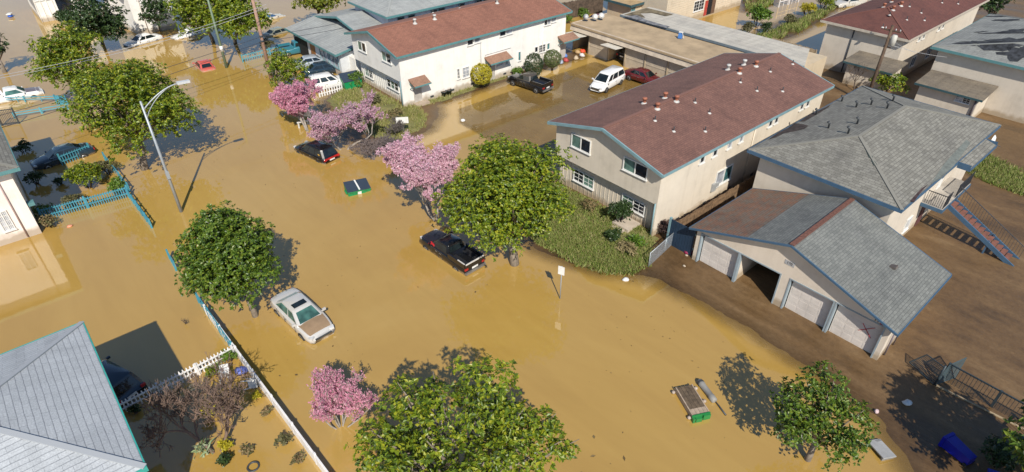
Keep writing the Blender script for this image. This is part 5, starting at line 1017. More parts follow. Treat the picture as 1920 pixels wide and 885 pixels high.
for yy in (-.8, -.4, .55): m.lathe((p[0], p[1]+yy, tz-.43), [(.05, 0), (.06, .15), (.03, .2)], 8)
m.build('insulator', plain((.5, .5, .5, 1), .3, name='porcelain'), q_); upp = p; uptz = tz
WIRE = plain((.05, .05, .06, 1), .6, name='cable'); WIREL = plain((.42, .42, .43, 1), .5, name='pale cable')
def wire(label, A, B, sag, mat, r_=.018, group='overhead wires'):
    A = Vector(A); B = Vector(B); m = MB(A); n = 24
    m.tube([A+(B-A)*t_+Vector((0, 0, -4*sag*t_*(1-t_))) for t_ in np.linspace(0, 1, n)], r_, 5, cap=False); w_ = m.build('overhead_wire', mat); w_.location = A; tag(w_, label, 'wire', group); return w_
for i, zz in enumerate(rpz):
    A = G((-40, -40)[i], (227, 252)[i], zz-.1); Bm = (rpp[0], rpp[1]-.2, zz); C_ = G(760, (14, 26)[i], zz-.4)
    nm = ('upper', 'lower')[i]
    wire(nm+' dark wire of the pair running left from the reddish utility pole', Bm, A, .25, WIRE, .024); wire(nm+' dark wire of the pair running right across the grey roofs', Bm, C_, .25, WIRE, .024)
A = G(-30, 147, 8); B = G(500, 8, 8.5); wire('upper pale wire crossing the top left trees', B, A, .6, WIREL, .02); A = G(-30, 152, 7.7); B = G(500, 14, 8.2); wire('lower pale wire crossing the top left trees', B, A, .6, WIREL, .02)
for i, (qx, qy, qz) in enumerate(((74.2, 20.5, 4.2), (74.2, 22.2, 4.4), (73.9, 17.2, 4.6))): wire(('lowest', 'middle', 'longest')[i]+' thin service wire from dark utility pole to a tan house', (upp[0], upp[1]-.2, uptz-1.2-.3*i), (qx, qy, qz), .15, WIREL, .015, 'service wires')
def sign(label, px, py, tx, ty, w_, h_, ang, txt=None, face=WHITE, z0=0.0):
    p = G(px, py, z0); t_ = thing('street_sign', label, 'sign', (p[0], p[1], z0-.2), ang); d = math.hypot(p[0], p[1]); r_ = ray(tx, ty); hz = CAMH+r_[2]*d/math.hypot(r_[0], r_[1])
    m = MB(); m.tube([(0, 0, -.2), (0, 0, hz+.2-z0)], .035, 8); m.build('post', GALV, t_)
    m = MB(); m.box(-.07, -w_/2, hz+.2-z0-h_, -.04, w_/2, hz+.2-z0); s_ = m.build('sign_plate', face, t_); return t_, s_, hz
sign('white sign plate on a thin post standing in the flooded street', 1050, 560, 1051, 499, .42, .62, AZ-.5)
sign('white sign between the two nearest pink blossom trees and black wagon', 583, 240, 578, 203, .55, .8, AZ-.2)
t_, s_, hz = sign('wide white sign board beside the front lawn of white house', 757, 252, 757, 219, 1.15, .62, AZ+.15)
p = G(570, 236); br_ = thing('white_barrier', 'low white barrier poking out of water under the first blossom tree', 'barrier', (p[0], p[1], 0), .3); m = MB(); m.bar((-.7, 0, .6), (.7, 0, .3), .12); m.bar((-.6, 0, .5), (-.6, 0, -.3), .1); m.bar((.5, 0, .35), (.5, 0, -.3), .1); m.bar((0, 0, .4), (.2, .2, -.3), .09); m.build('rail', WHITE, br_)

# ------------------------------------------------------------------ fences
FB = plain((.06, .27, .36, 1), .5, name='sky blue fence paint', var=.15); FBP = plain((.10, .34, .42, 1), .5, name='pale blue fence paint', var=.15); FWH = plain((.78, .76, .75, 1), .55, name='white fence paint')
def picket(name, label, A, B, h, mat, sp=.16, z0=-.3, rails=(.35, .85), pw=.06, posts=2.4, pointed=False, cat='fence', pt=.03, over=.08):
    A = Vector((A[0], A[1], 0)); B = Vector((B[0], B[1], 0)); L = (B-A).length; d = (B-A)/L; ang = math.atan2(d.y, d.x); t_ = thing(name, label, cat, (A.x, A.y, 0), ang)
    m = MB(); n = int(L/sp)
    for i in range(n+1):
        x = min(L, i*sp)+rnd.uniform(-.01, .01); hh = h*(1+rnd.uniform(-.015, .015)); m.obox((x, 0, (hh+z0)/2), pw, pt, hh-z0)
        if pointed: m.add([(x-pw/2, -pt/2, hh), (x+pw/2, -pt/2, hh), (x+pw/2, pt/2, hh), (x-pw/2, pt/2, hh), (x, 0, hh+.09)], [(0, 1, 4), (1, 2, 4), (2, 3, 4), (3, 0, 4)])
    m.build('pickets', mat, t_)
    for r_ in rails: m = MB(); m.box(-.02, .018, h*r_-.04, L+.02, .075, h*r_+.04); m.build('rail', mat, t_)
    k = max(1, round(L/posts))
    for i in range(k+1): m = MB(); m.obox((L*i/k, .03, (h+over+z0)/2), .12, .12, h+over-z0); m.build('post', mat, t_)
    return t_
def bp_(px, py, z=0): q = G(px, py, z); return (q[0], q[1])
picket('picket_fence', 'sky blue picket fence with square posts leaving the pinkish house corner', bp_(82, 413), bp_(244, 369), .95, FB, .17, over=.12)
picket('railing', 'sky blue railing along the street ending before the street lamp', bp_(243, 372), bp_(284, 428), .75, FB, .5, rails=(.45, .95), posts=1.2)
picket('railing', 'sky blue railing showing at the left edge of the magnolia crown', bp_(318, 486), bp_(330, 508), .75, FB, .5, rails=(.45, .95), posts=1.3)
picket('railing', 'sky blue railing joining the long white street fence', bp_(373, 568), bp_(437, 660), .75, FB, .5, rails=(.45, .95), posts=2)
picket('picket_fence', 'long white street fence running to the bottom edge', bp_(388, 590), bp_(640, 933), .72, FWH, .13, rails=(.4, .97), posts=2.4, pw=.1)
picket('picket_fence', 'white pointed picket fence crossing the yard into the roof shadow', bp_(440, 668), bp_(226, 778), .8, FWH, .19, rails=(.42, .85), pw=.07, pointed=True)
picket('picket_fence', 'teal picket fence in front of the dark blue sedan', bp_(118, 310), bp_(172, 289), .95, FB, .22, over=.15)
picket('railing', 'thin teal railing along the street below the largest left tree', bp_(198, 302), bp_(243, 360), .8, FB, 1.0, rails=(.9,), posts=2.5)
picket('railing', 'pale blue railing bowed along the water below the white pickup', bp_(-10, 193), bp_(106, 190), .6, FBP, 2.4, rails=(.5, .9), posts=2.6)
picket('railing', 'pale blue sunken railing below the dark iron gate, left', bp_(28, 222), bp_(128, 205), .6, FBP, 2.4, rails=(.5, .9), posts=2.6)
picket('gate', 'solid sky blue gate panel between the two pale railings', bp_(108, 196), bp_(128, 196), 1.0, FB, .12, rails=(.3, .9), pw=.12, posts=2, cat='gate')
picket('iron_gate', 'dark iron bar gate beside the left roof edge', bp_(4, 236), bp_(36, 232), 1.6, VDK, .14, rails=(.1, .95), pw=.03, posts=3, cat='gate')
picket('picket_fence', 'white picket fence in front of the white station wagon', bp_(600, 182), bp_(642, 170), .9, FWH, .3, z0=0, pw=.14, posts=9)
picket('railing', 'teal fence by the reddish pole along the far driveway', bp_(456, 117), bp_(556, 92), .9, FBP, .3, rails=(.4, .9), posts=3)
picket('picket_fence', 'white fence posts in the flooded yard at the top right', bp_(1460, 14), bp_(1497, 4), 1.6, FWH, 1.1, rails=(.5, .85), posts=2.5)
# chain-link between lawn and muddy drive
a = bp_(1216, 499, .1); b_ = bp_(1273, 447, .15); L = math.hypot(b_[0]-a[0], b_[1]-a[1]); cl = thing('chain_link_fence', 'grey chain-link fence between the green lawn and the muddy drive', 'fence', (a[0], a[1], .05), math.atan2(b_[1]-a[1], b_[0]-a[0]))
m = MB()
for i in range(int(L/.14)+12):
    for s in (1, -1):
        x0_ = i*.14-.8 if s > 0 else i*.14; x1_ = x0_+s*1.15
        lo_, hi_2 = (x0_, x1_); t0, t1 = 0.0, 1.0
        for X_ in (0, L):
            pass
        pts = [(x0_+(x1_-x0_)*f, 0, 1.15*f) for f in np.linspace(0, 1, 9)]; pts = [q for q in pts if 0 <= q[0] <= L]
        if len(pts) > 1: m.bar(pts[0], pts[-1], .012)
m.build('mesh', GALV, cl)
for x_ in (0, L/2, L): m = MB(); m.tube([(x_, 0, -.1), (x_, 0, 1.22)], .035, 8); m.build('post', GALV, cl)
m = MB(); m.tube([(0, 0, 1.17), (L, 0, 1.17)], .03, 8); m.build('rail', GALV, cl)
# iron fence and bent gate, lower right
IRON = plain((.035, .05, .06, 1), .5, name='dark iron', var=.3)
picket('iron_fence', 'dark iron bar fence crossing the mud at lower right', bp_(1764, 712, .1), bp_(1960, 822, .1), 1.35, IRON, .17, z0=0, rails=(.08, .97), pw=.022, pt=.022, posts=2.3, over=.03)
picket('iron_fence', 'dark iron fence turning down at the right edge beside the bushes', bp_(1935, 812, .1), bp_(1890, 850, .1), 1.2, IRON, .17, z0=0, rails=(.08, .97), pw=.022, pt=.022, posts=2.3)
a = Vector(G(1752, 722, .12)); gt = thing('iron_gate', 'dark iron gate leaf swung open and bent at the end of iron fence', 'gate', tuple(a)); o = tuple(a)
m = MB(o); P0 = a; P1 = Vector(G(1704, 681, .9)); P2 = Vector(G(1738, 665, 1.0)); P3 = Vector(G(1770, 694, 1.0)); P0b = Vector(G(1752, 722, .15))
P1 = Vector(G(1705, 679, .35)); P2 = Vector(G(1738, 665, 1.15)); P3 = Vector(G(1773, 691, 1.2))
for u, v_ in ((P0b, P1), (P1, P2), (P2, P3), (P3, P0b)): m.bar(u, v_, .05)
for k in range(1, 11): f = k/11; m.bar(P0b+(P3-P0b)*f, P1+(P2-P1)*f, .022)
m.build('leaf', IRON, gt)
m = MB(o); Q0 = P0b; Q1 = Vector(G(1781, 685, 1.3)); Q2 = Vector(G(1812, 671, 1.3)); Q3 = Vector(G(1790, 708, .15))
for u, v_ in ((Q0, Q1), (Q1, Q2), (Q2, Q3), (Q3, Q0)): m.bar(u, v_, .05)
for k in range(1, 22): f = k/22; m.bar(Q0+(Q3-Q0)*f, Q1+(Q2-Q1)*f, .016)
for k in range(1, 9): f = k/9; m.bar(Q0+(Q1-Q0)*f, Q3+(Q2-Q3)*f, .012)
m.build('mesh_leaf', plain((.07, .10, .11, 1), .5, name='iron grey'), gt)
m = MB(o); m.tube([a-Vector((0, 0, .2)), a+Vector((0, 0, 1.5))], .06, 8); m.build('post', IRON, gt)
kb = MB(); A = Vector(G(1755, 724, .13)); B = Vector(G(1960, 826, .13)); kb.bar(A, B, .12, .14); kk = kb.build('kerb', plain((.34, .26, .16, 1), .85, name='kerb concrete')); kk['kind'] = 'structure'
cvp = G(475, 875, .02); cv = thing('manhole_ring', 'dark round ring at the bottom edge beside dry shrubs', 'ring', (cvp[0], cvp[1], 0)); m = MB(); m.tube([(.26*math.cos(a), .26*math.sin(a), .03) for a in np.linspace(0, 2*PI, 17)], .05, 6, cap=False); m.build('rim', VDK, cv)
# ------------------------------------------------------------------ trees and shrubs
BARK = plain((.22, .18, .14, 1), .9, name='grey bark', var=.3, scale=4); BARKD = plain((.09, .065, .05, 1), .9, name='dark bark', var=.3, scale=4); BARKL = plain((.34, .30, .26, 1), .9, name='pale twig bark', var=.25, scale=4)
LF_A = leafmat('street_tree_leaves', [(.04, .075, .006, 1), (.09, .15, .010, 1), (.16, .225, .012, 1), (.22, .275, .015, 1), (.33, .33, .018, 1), (.14, .205, .012, 1), (.07, .115, .009, 1)], .42, .25)
LF_B = leafmat('magnolia_leaves', [(.025, .055, .008, 1), (.06, .115, .011, 1), (.12, .195, .017, 1), (.07, .13, .013, 1), (.2, .25, .022, 1), (.038, .08, .011, 1)], .42, .2, .5)
LF_C = leafmat('yellow_green_leaves', [(.08, .12, .010, 1), (.13, .17, .014, 1), (.19, .21, .018, 1), (.25, .23, .02, 1), (.10, .14, .013, 1)], .4, .25)
LF_D = leafmat('dark_green_leaves', [(.018, .04, .012, 1), (.03, .06, .015, 1), (.05, .085, .02, 1), (.025, .05, .015, 1)], .4, .15)
LF_Y = leafmat('yellow_shrub_leaves', [(.35, .30, .012, 1), (.45, .38, .015, 1), (.28, .26, .015, 1), (.5, .42, .03, 1)], .5, .2)
LF_G = leafmat('bright_shrub_leaves', [(.07, .14, .015, 1), (.1, .19, .018, 1), (.14, .22, .02, 1), (.05, .11, .015, 1)], .45, .2)
LF_O = leafmat('olive_shrub_leaves', [(.08, .085, .03, 1), (.12, .115, .045, 1), (.16, .14, .06, 1), (.06, .065, .025, 1)], .6, .15)
LF_BR = leafmat('dry_shrub_leaves', [(.2, .13, .06, 1), (.26, .19, .09, 1), (.15, .13, .05, 1), (.1, .11, .035, 1)], .7, .15)
PK_A = leafmat('pink_blossom', [(.70, .38, .50, 1), (.78, .52, .61, 1), (.84, .65, .70, 1), (.6, .29, .42, 1), (.8, .56, .64, 1), (.5, .27, .35, 1)], .75, .38)
PK_B = leafmat('mauve_blossom', [(.60, .32, .45, 1), (.7, .43, .54, 1), (.5, .26, .37, 1), (.74, .53, .6, 1), (.4, .24, .31, 1)], .75, .35)
PK_C = leafmat('deep_pink_blossom', [(.68, .26, .40, 1), (.76, .38, .50, 1), (.56, .18, .31, 1), (.8, .5, .58, 1), (.46, .2, .28, 1)], .75, .35)
def unit(a): return a/np.maximum(np.linalg.norm(a, axis=-1, keepdims=True), 1e-9)
def leaves(r, P, Nn, k, ln, wd, spread=1.0, lift=.25, fold=.25):
    """k leaves fanning out of each point P around the direction Nn; returns verts, faces"""
    n = len(P); P = np.repeat(P, k, 0); Nn = np.repeat(Nn, k, 0)
    rv = unit(r.normal(size=(n*k, 3))); tang = unit(rv-(rv*Nn).sum(1, keepdims=True)*Nn)
    d = unit(tang*spread+Nn*(lift+r.uniform(-.2, .45, (n*k, 1)))); up = unit(Nn+r.normal(size=(n*k, 3))*.35); s = unit(np.cross(d, up)); up = np.cross(s, d)
    L = (ln*r.uniform(.6, 1.3, (n*k, 1))); W = wd*r.uniform(.7, 1.25, (n*k, 1)); P = P+r.normal(size=P.shape)*ln*.2
    b0 = P; m0 = P+d*L*.5; t0 = P+d*L-up*L*.12
    V = np.stack([b0, m0+s*W+up*W*fold, t0, m0-s*W+up*W*fold], 1).reshape(-1, 3); F = np.arange(4*n*k).reshape(-1, 4); return V, F
def branch_tubes(mb, segs, n=5):
    for a, b_, r0, r1 in segs: mb.tube([a, b_], [r0, r1], n, cap=False)
def crown(root, seed, R, cz, mat, nl=26, dens=1.0, ln=.3, wd=.085, lobe=(.26, .42), zmin=-.85, fill=.35, shape=1.0, k=6, outer=1.0, core=True):
    """foliage: leaf rosettes over the surfaces of many boughs' clumps scattered through an uneven ellipsoid"""
    r = np.random.RandomState(seed); Rm = float(np.mean(R)); R = np.array(R)
    C_ = []; rad = []
    tries = 0
    while len(C_) < nl and tries < 4000:
        tries += 1; d = unit(r.normal(size=3))
        if d[2] < zmin: continue
        q = r.uniform(.5, .82)*outer if r.rand() < .82 else r.uniform(.1, .5); c = d*q*R*r.uniform(.88, 1.12)
        if C_ and min(np.linalg.norm((c-o)/Rm) for o in C_) < .2: continue
        C_.append(c); rad.append(Rm*r.uniform(*lobe))
    C_ = np.array(C_); rad = np.array(rad); PP = []; NN = []
    for i in range(len(C_)):
        n = int(dens*rad[i]**2*34/(ln/.3)**2); d = unit(r.normal(size=(n, 3))); d[:, 2] = np.where(d[:, 2] < -.6, -d[:, 2], d[:, 2]); d = unit(d*np.array([1, 1, .85]))
        wob = 1+.22*np.sin(d@r.normal(size=3)*5+r.rand()*6)+.15*np.sin(d@r.normal(size=3)*9)
        sh_ = np.where(r.rand(n) < fill, r.uniform(.35, .85, n), r.uniform(.85, 1.06, n))
        p = C_[i]+d*(rad[i]*sh_*wob)[:, None]*np.array([1, 1, .8]); PP.append(p); NN.append(unit(d*.6+np.array([0, 0, .6])+r.normal(size=d.shape)*.25))
    PP = np.concatenate(PP); NN = np.concatenate(NN)
    keep = np.ones(len(PP), bool)
    for i in range(len(C_)): keep &= ~((np.linalg.norm((PP-C_[i])/np.array([1, 1, .8]), axis=1) < rad[i]*.45) & (r.rand(len(PP)) < .8))
    PP, NN = PP[keep], NN[keep]; V, F = leaves(r, PP, NN, k, ln, wd); V[:, 2] += cz
    o = npmesh('crown', V, F, mat, root); C2 = C_.copy(); C2[:, 2] += cz; return C2, rad
def trunk_limbs(root, seed, base, top, r0, lobes, bark, nlimb=14, below=-.7):
    r = np.random.RandomState(seed+5); m = MB(); fork = Vector((0, 0, 0)).lerp(Vector((top[0], top[1], top[2])), .52)
    mid = fork*.5+Vector((r.uniform(-.1, .1), r.uniform(-.1, .1), 0)); m.tube([(base[0], base[1], below), tuple(Vector(base)*.5+mid*.5), tuple(fork)], [r0*1.25, r0, r0*.8], 10)
    t_ = m.build('trunk', bark, root); m = MB()
    for i in r.permutation(len(lobes))[:nlimb]:
        e = Vector(lobes[i]); a = fork*r.uniform(.85, 1.0); q = a.lerp(e, .5)+Vector((r.uniform(-.2, .2), r.uniform(-.2, .2), r.uniform(-.1, .35))); m.tube([a, q, e, e+(e-q)*.35], [r0*.5, r0*.3, r0*.15, r0*.05], 6)
    m.build('limbs', bark, t_)
def px_tree(label, px, py, zc, rx_px, ry, mat, seed, trunk_px=None, bark=BARK, name='street_tree', cat='tree', r0=.22, rz=None, group=None, **kw):
    """crown centre seen at picture point (px,py) at height zc; rx_px: crown half width in picture units"""
    c = G(px, py, zc); rx = rx_px*depth(c)/FOC; tb = G(*trunk_px, 0) if trunk_px else np.array([c[0], c[1], 0])
    root = thing(name, label, cat, (tb[0], tb[1], 0), group=group); off = np.array([c[0]-tb[0], c[1]-tb[1], 0])
    nlimb = kw.pop('nlimb', 16); lob, rad = crown(root, seed, (rx, rx*kw.pop('ax', 1.0), rz or rx*.72), zc, mat, **kw)
    me = [o_ for o_ in root.children if o_.name.startswith('crown')][0].data
    co = np.zeros(len(me.vertices)*3, np.float32); me.vertices.foreach_get('co', co); co = co.reshape(-1, 3)+off; me.vertices.foreach_set('co', co.ravel().astype(np.float32)); me.update()
    trunk_limbs(root, seed, (0, 0, 0), (off[0], off[1], zc), r0, lob+off, bark, nlimb); return root
px_tree('large spreading street tree with yellow green leaves behind the grey street lamp', 250, 198, 5.4, 114, 0, LF_A, 1, (270, 318), r0=.28, nl=52, rz=3.8, ln=.22, wd=.07, lobe=(.2, .34))
px_tree('paler street tree just behind and left of the largest left tree', 128, 112, 4.7, 72, 0, LF_A, 2, (150, 190), nl=44, rz=3.2, ln=.24, wd=.075, lobe=(.22, .36))
px_tree('glossy round dark green magnolia beside the silver sedan', 428, 480, 4.3, 95, 0, LF_B, 3, (480, 594), nl=56, rz=2.75, ln=.185, wd=.06, lobe=(.24, .36), dens=1.35, fill=.25, r0=.17, k=7)
px_tree('big dense street tree overhanging the black pickup beside cream house', 951, 370, 5.0, 120, 0, LF_A, 4, (966, 495), nl=62, rz=3.8, ln=.205, wd=.065, lobe=(.22, .33), dens=1.25, r0=.3)
px_tree('large open crowned tree at the bottom edge with twigs showing', 860, 868, 4.4, 205, 0, LF_A, 5, None, nl=54, rz=3.3, ln=.2, wd=.062, lobe=(.13, .28), r0=.28, outer=1.16, nlimb=34)
px_tree('small dark evergreen tree standing alone on the water edge, lower right', 1550, 780, 3.2, 84, 0, LF_B, 6, None, nl=30, rz=2.3, ln=.185, wd=.058, lobe=(.24, .38), r0=.15, outer=1.05)
px_tree('young leafy tree before the reddish utility pole, beside the driveway', 532, 135, 3.0, 42, 0, LF_A, 7, (514, 196), nl=20, rz=2.3, ln=.22, wd=.07, lobe=(.26, .42), r0=.14)
px_tree('dark green street tree in front of the bright white house', 178, 38, 4.0, 47, 0, LF_D, 8, (192, 82), nl=34, dens=1.3, rz=3.4, ln=.3, wd=.095, lobe=(.28, .45), r0=.2)
px_tree('small dark tree at the far wall right of the bright white house', 292, 24, 3.4, 30, 0, LF_D, 9, (300, 58), nl=20, dens=1.3, rz=2.2, ln=.3, wd=.095, lobe=(.3, .45), r0=.12)
px_tree('tall green street tree behind the green lamp pole', 372, 24, 4.4, 58, 0, LF_A, 10, (400, 78), nl=36, dens=1.2, rz=3.2, ln=.3, wd=.095, lobe=(.25, .4))
px_tree('broad street tree between green lamp pole and reddish pole', 447, 36, 4.3, 55, 0, LF_A, 11, (440, 80), nl=36, dens=1.2, rz=3.0, ln=.3, wd=.095, lobe=(.25, .4))
px_tree('yellow green street tree casting blue shade in front of grey roofs', 590, -4, 4.6, 62, 0, LF_C, 12, (602, 40), nl=24, rz=2.2, ln=.32, wd=.1, lobe=(.25, .4), bark=BARKD)
px_tree('dark green tree top behind the torn grey roof, top right', 1872, 4, 4.0, 34, 0, LF_D, 13, None, nl=16, rz=2.6, ln=.5, wd=.16, lobe=(.3, .45))
px_tree('leafy fruit tree among white dishes behind the grey hip roof', 1668, 154, 1.9, 30, 0, LF_A, 14, None, nl=16, rz=1.3, ln=.26, wd=.08, lobe=(.3, .45), r0=.08, name='fruit_tree')
px_tree('dark tree just beyond the left edge above the white pickup', -14, 88, 3.0, 26, 0, LF_D, 15, None, nl=14, rz=1.8, ln=.3, wd=.095, lobe=(.3, .45))
# tree beyond the lower right corner whose shadow lies on the mud
sc = G(1790, 800, .1); hgt = 4.6; sx = math.cos(SUN_AZ)*hgt/math.tan(SUN_EL); sy = math.sin(SUN_AZ)*hgt/math.tan(SUN_EL)
rt = thing('street_tree', 'tree below the lower right corner, throwing the dark shadow over the blue bin', 'tree', (sc[0]-sx, sc[1]-sy, 0)); lob, rad = crown(rt, 16, (2.7, 2.9, 2.5), hgt, LF_B, nl=34, lobe=(.26, .42), dens=1.3); trunk_limbs(rt, 16, (0, 0, 0), (0, 0, hgt), .2, lob, BARK)
# dark shrubs in the lower right corner
def shrub(label, px, py, r_, mat, seed, flat=.85, z=0.0, name='shrub', ln=.16, wd=.05, nl=9, dens=1.6, ax=1.0, cz=None, stem=True, group=None, rnd_ball=False):
    p = G(px, py, z); zg = max(0.0, gz(p[0], p[1])); root = thing(name, label, 'tree' if name.endswith('tree') else 'shrub', (p[0], p[1], zg), group=group)
    cz = r_*flat*.8 if cz is None else cz
    if rnd_ball:
        r = np.random.RandomState(seed); n = int(420*r_*r_*dens); d = unit(r.normal(size=(n, 3))); V, F = leaves(r, d*r_*r.uniform(.9, 1.03, (n, 1))*np.array([ax, 1, flat]), unit(d+r.normal(size=d.shape)*.2), 5, ln, wd, lift=.5); V[:, 2] += cz; npmesh('foliage', V, F, mat, root)
    else:
        crown(root, seed, (r_*.8*ax, r_*.8, r_*flat*.8), cz, mat, nl=nl, dens=dens*2.4*(ln/.3), ln=ln, wd=wd, lobe=(.4, .62), zmin=-.2, k=5); root.children[0].name = 'foliage'
    if stem:
        m = MB(); r = np.random.RandomState(seed)
        for k in range(6): a = r.rand()*6.3; m.tube([(0, 0, -.25), (math.cos(a)*r_*.3, math.sin(a)*r_*.3, cz*.7), (math.cos(a)*r_*.6, math.sin(a)*r_*.6, cz*1.2)], [.05, .03, .012], 5)
        m.build('stems', BARKD, root)
    return root
shrub('clipped round yellow shrub against the white house wall', 903, 163, 1.12, LF_Y, 1, .95, .1, rnd_ball=True, cz=1.55, ln=.15, wd=.05, dens=1.5)
shrub('dark oval clipped shrub, left of two by the white wall', 1000, 142, 1.02, LF_D, 2, 1.3, .1, rnd_ball=True, cz=1.35, ln=.12, wd=.04, dens=2.0)
shrub('pale green ball topiary by the open tan garage', 1035, 131, 1.0, leafmat('sage_leaves', [(.10, .13, .04, 1), (.14, .17, .055, 1), (.08, .11, .035, 1)], .6, .15), 3, .95, .1, rnd_ball=True, cz=1.45, ln=.12, wd=.04, dens=2.0)
shrub('low bright green bush behind the black crew pickup', 971, 141, .85, LF_G, 4, .7, .1)
shrub('bright green hedge beside the green dumpster and white house', 668, 163, 1.1, LF_G, 5, .75, .1, ax=1.3)
shrub('rounded dark green bush behind the blue picket fence on the left', 168, 352, 1.5, LF_A, 6, .85, 0, ln=.18, nl=14, name='shrub')
shrub('bright green bush at the corner of the blue picket fence', 222, 362, .95, LF_G, 7, .8, 0, ln=.2)
shrub('brown bush at the blue fence end by the pinkish house', 92, 425, .72, LF_BR, 8, .8, 0)
shrub('lime spiky plant beside the pinkish house corner', 85, 400, .7, LF_G, 9, .6, 0, ln=.3, wd=.05)
shrub('dry grey shrub round the white stone behind the picket fence', 140, 384, 1.0, LF_O, 10, .45, 0, ln=.14)
shrub('grey green shrub at the thin teal railing under the large left tree', 205, 325, .95, LF_O, 11, .7, 0, ln=.2)
shrub('small green plant growing on the pinkish house wall', 57, 424, .4, LF_G, 12, .9, 0)
shrub('flowering plant at the foot of the pinkish wall', 48, 441, .5, LF_O, 13, .5, 0)
shrub('round dark green bush by the cream house doorstep', 1160, 420, .95, LF_D, 14, 1.1, .15, ln=.17, cz=1.15, nl=12)
shrub('dark green shrub on the lawn before the cream house', 1150, 452, .75, LF_D, 15, .8, .15)
shrub('bright grassy plant on the lawn by the doorstep', 1188, 458, .75, LF_G, 16, .4, .15, ln=.3, wd=.04, stem=False)
shrub('dry tan clump on the lawn beside chain-link fence', 1172, 472, 1.0, leafmat('straw', [(.3, .24, .12, 1), (.24, .19, .09, 1), (.18, .16, .06, 1)], .8, .1), 17, .35, .15, ln=.28, wd=.04, stem=False)
shrub('pale grass clump against the battened cream wall', 1104, 392, .8, LF_BR, 18, .5, .15, ln=.3, wd=.04, stem=False)
shrub('tall green bush on the flooded strip behind pale flat roof', 1418, 52, 1.75, LF_G, 19, 1.05, 0, ln=.28, wd=.09)
shrub('olive bush in front of the tall green bush on the strip', 1400, 64, 1.2, LF_O, 20, .7, 0, ln=.24)
shrub('bluish dark bush right of the tall green bush on the strip', 1436, 62, 1.0, LF_D, 21, .8, 0, ln=.24)
shrub('yellow rounded bush on the flooded strip, top right', 1510, 30, 1.4, LF_Y, 22, .8, 0, ln=.24)
shrub('round dark olive bush at the end of the flooded strip', 1541, 18, 1.6, LF_A, 23, .9, 0, ln=.26)
shrub('mixed grey shrub between the yellow and green bushes', 1478, 46, 1.2, LF_O, 24, .6, 0, ln=.24)
shrub('green weeds behind tan flat roof by the timber fence', 1092, 32, 1.1, LF_G, 25, .6, 0, ln=.26)
shrub('green weeds at the white house corner by the tan roof', 1062, 44, 1.0, LF_G, 26, .7, 0, ln=.26)
shrub('box hedge in front of the white panelled house', 128, 46, 1.6, LF_D, 27, .7, 0, ln=.3, wd=.1)
shrub('grey shrub standing in the far water by reddish pole', 502, 92, 1.1, LF_O, 28, .6, 0, ln=.24)
shrub('green shrub in the yard corner where two white fences meet', 432, 676, .55, LF_G, 29, .7, 0)
shrub('yellow flowered plant by the long white street fence', 482, 745, .32, LF_Y, 30, .7, 0)
shrub('tawny dry shrub by the long white street fence', 500, 775, .34, LF_BR, 31, .6, 0)
shrub('grey green shrub leaning on the white street fence near bottom', 535, 832, .42, LF_O, 32, .7, 0)
shrub('dry twiggy shrub at the bottom of white street fence', 560, 866, .36, LF_BR, 33, .7, 0)
shrub('spiky pale agave at the foot of the bare tree', 385, 850, .5, leafmat('agave', [(.3, .36, .22, 1), (.18, .25, .1, 1), (.4, .42, .3, 1)], .5, .1), 34, .6, 0, ln=.45, wd=.05, stem=False, name='agave')
shrub('yellow green potted plant right of the bare tree', 428, 838, .42, LF_Y, 35, .8, 0)
shrub('dark green bush at the bottom edge left of dry clump', 425, 868, .42, LF_D, 36, .9, 0)
shrub('brown dry clump standing in water right of bare tree', 462, 850, .32, LF_BR, 37, .6, 0)
shrub('sparse green plants in the picket corner of flooded yard', 402, 700, .5, LF_A, 38, .5, 0)
shrub('yellow fruited shrub under the bare branches', 392, 782, .55, LF_Y, 39, .9, 0, dens=.7)
shrub('dark bush in shade at the lower right corner', 1868, 876, .95, LF_D, 40, .8, .1)
shrub('yellow tipped bush at the lower right edge', 1908, 862, .8, LF_A, 41, .9, .1)
shrub('leafy green clump by the iron fence at right edge', 1925, 850, .6, LF_G, 42, .8, .1)
shrub('dark shrub in the shade below the pinkish house', 70, 345, .9, LF_D, 43, .7, 0)
shrub('small plant in the dark water between bush and house', 115, 345, .5, LF_D, 44, .7, 0)
shrub('spiky shrub in the shade below the dark blue sedan', 45, 285, .9, LF_D, 45, .6, 0)
shrub('bush right of the large grey roof overlooking the yard', 1842, 283, .7, LF_G, 46, .9, .15)
shrub('pot plant in shade beside white picket fence', 255, 775, .35, LF_D, 47, .8, 0)
shrub('green bush at the wall beside the wide white sign', 742, 222, .9, LF_BR, 48, .6, .1, ln=.2)
shrub('olive lawn shrub before the white house corner', 700, 196, .9, LF_O, 49, .6, .1, ln=.2)

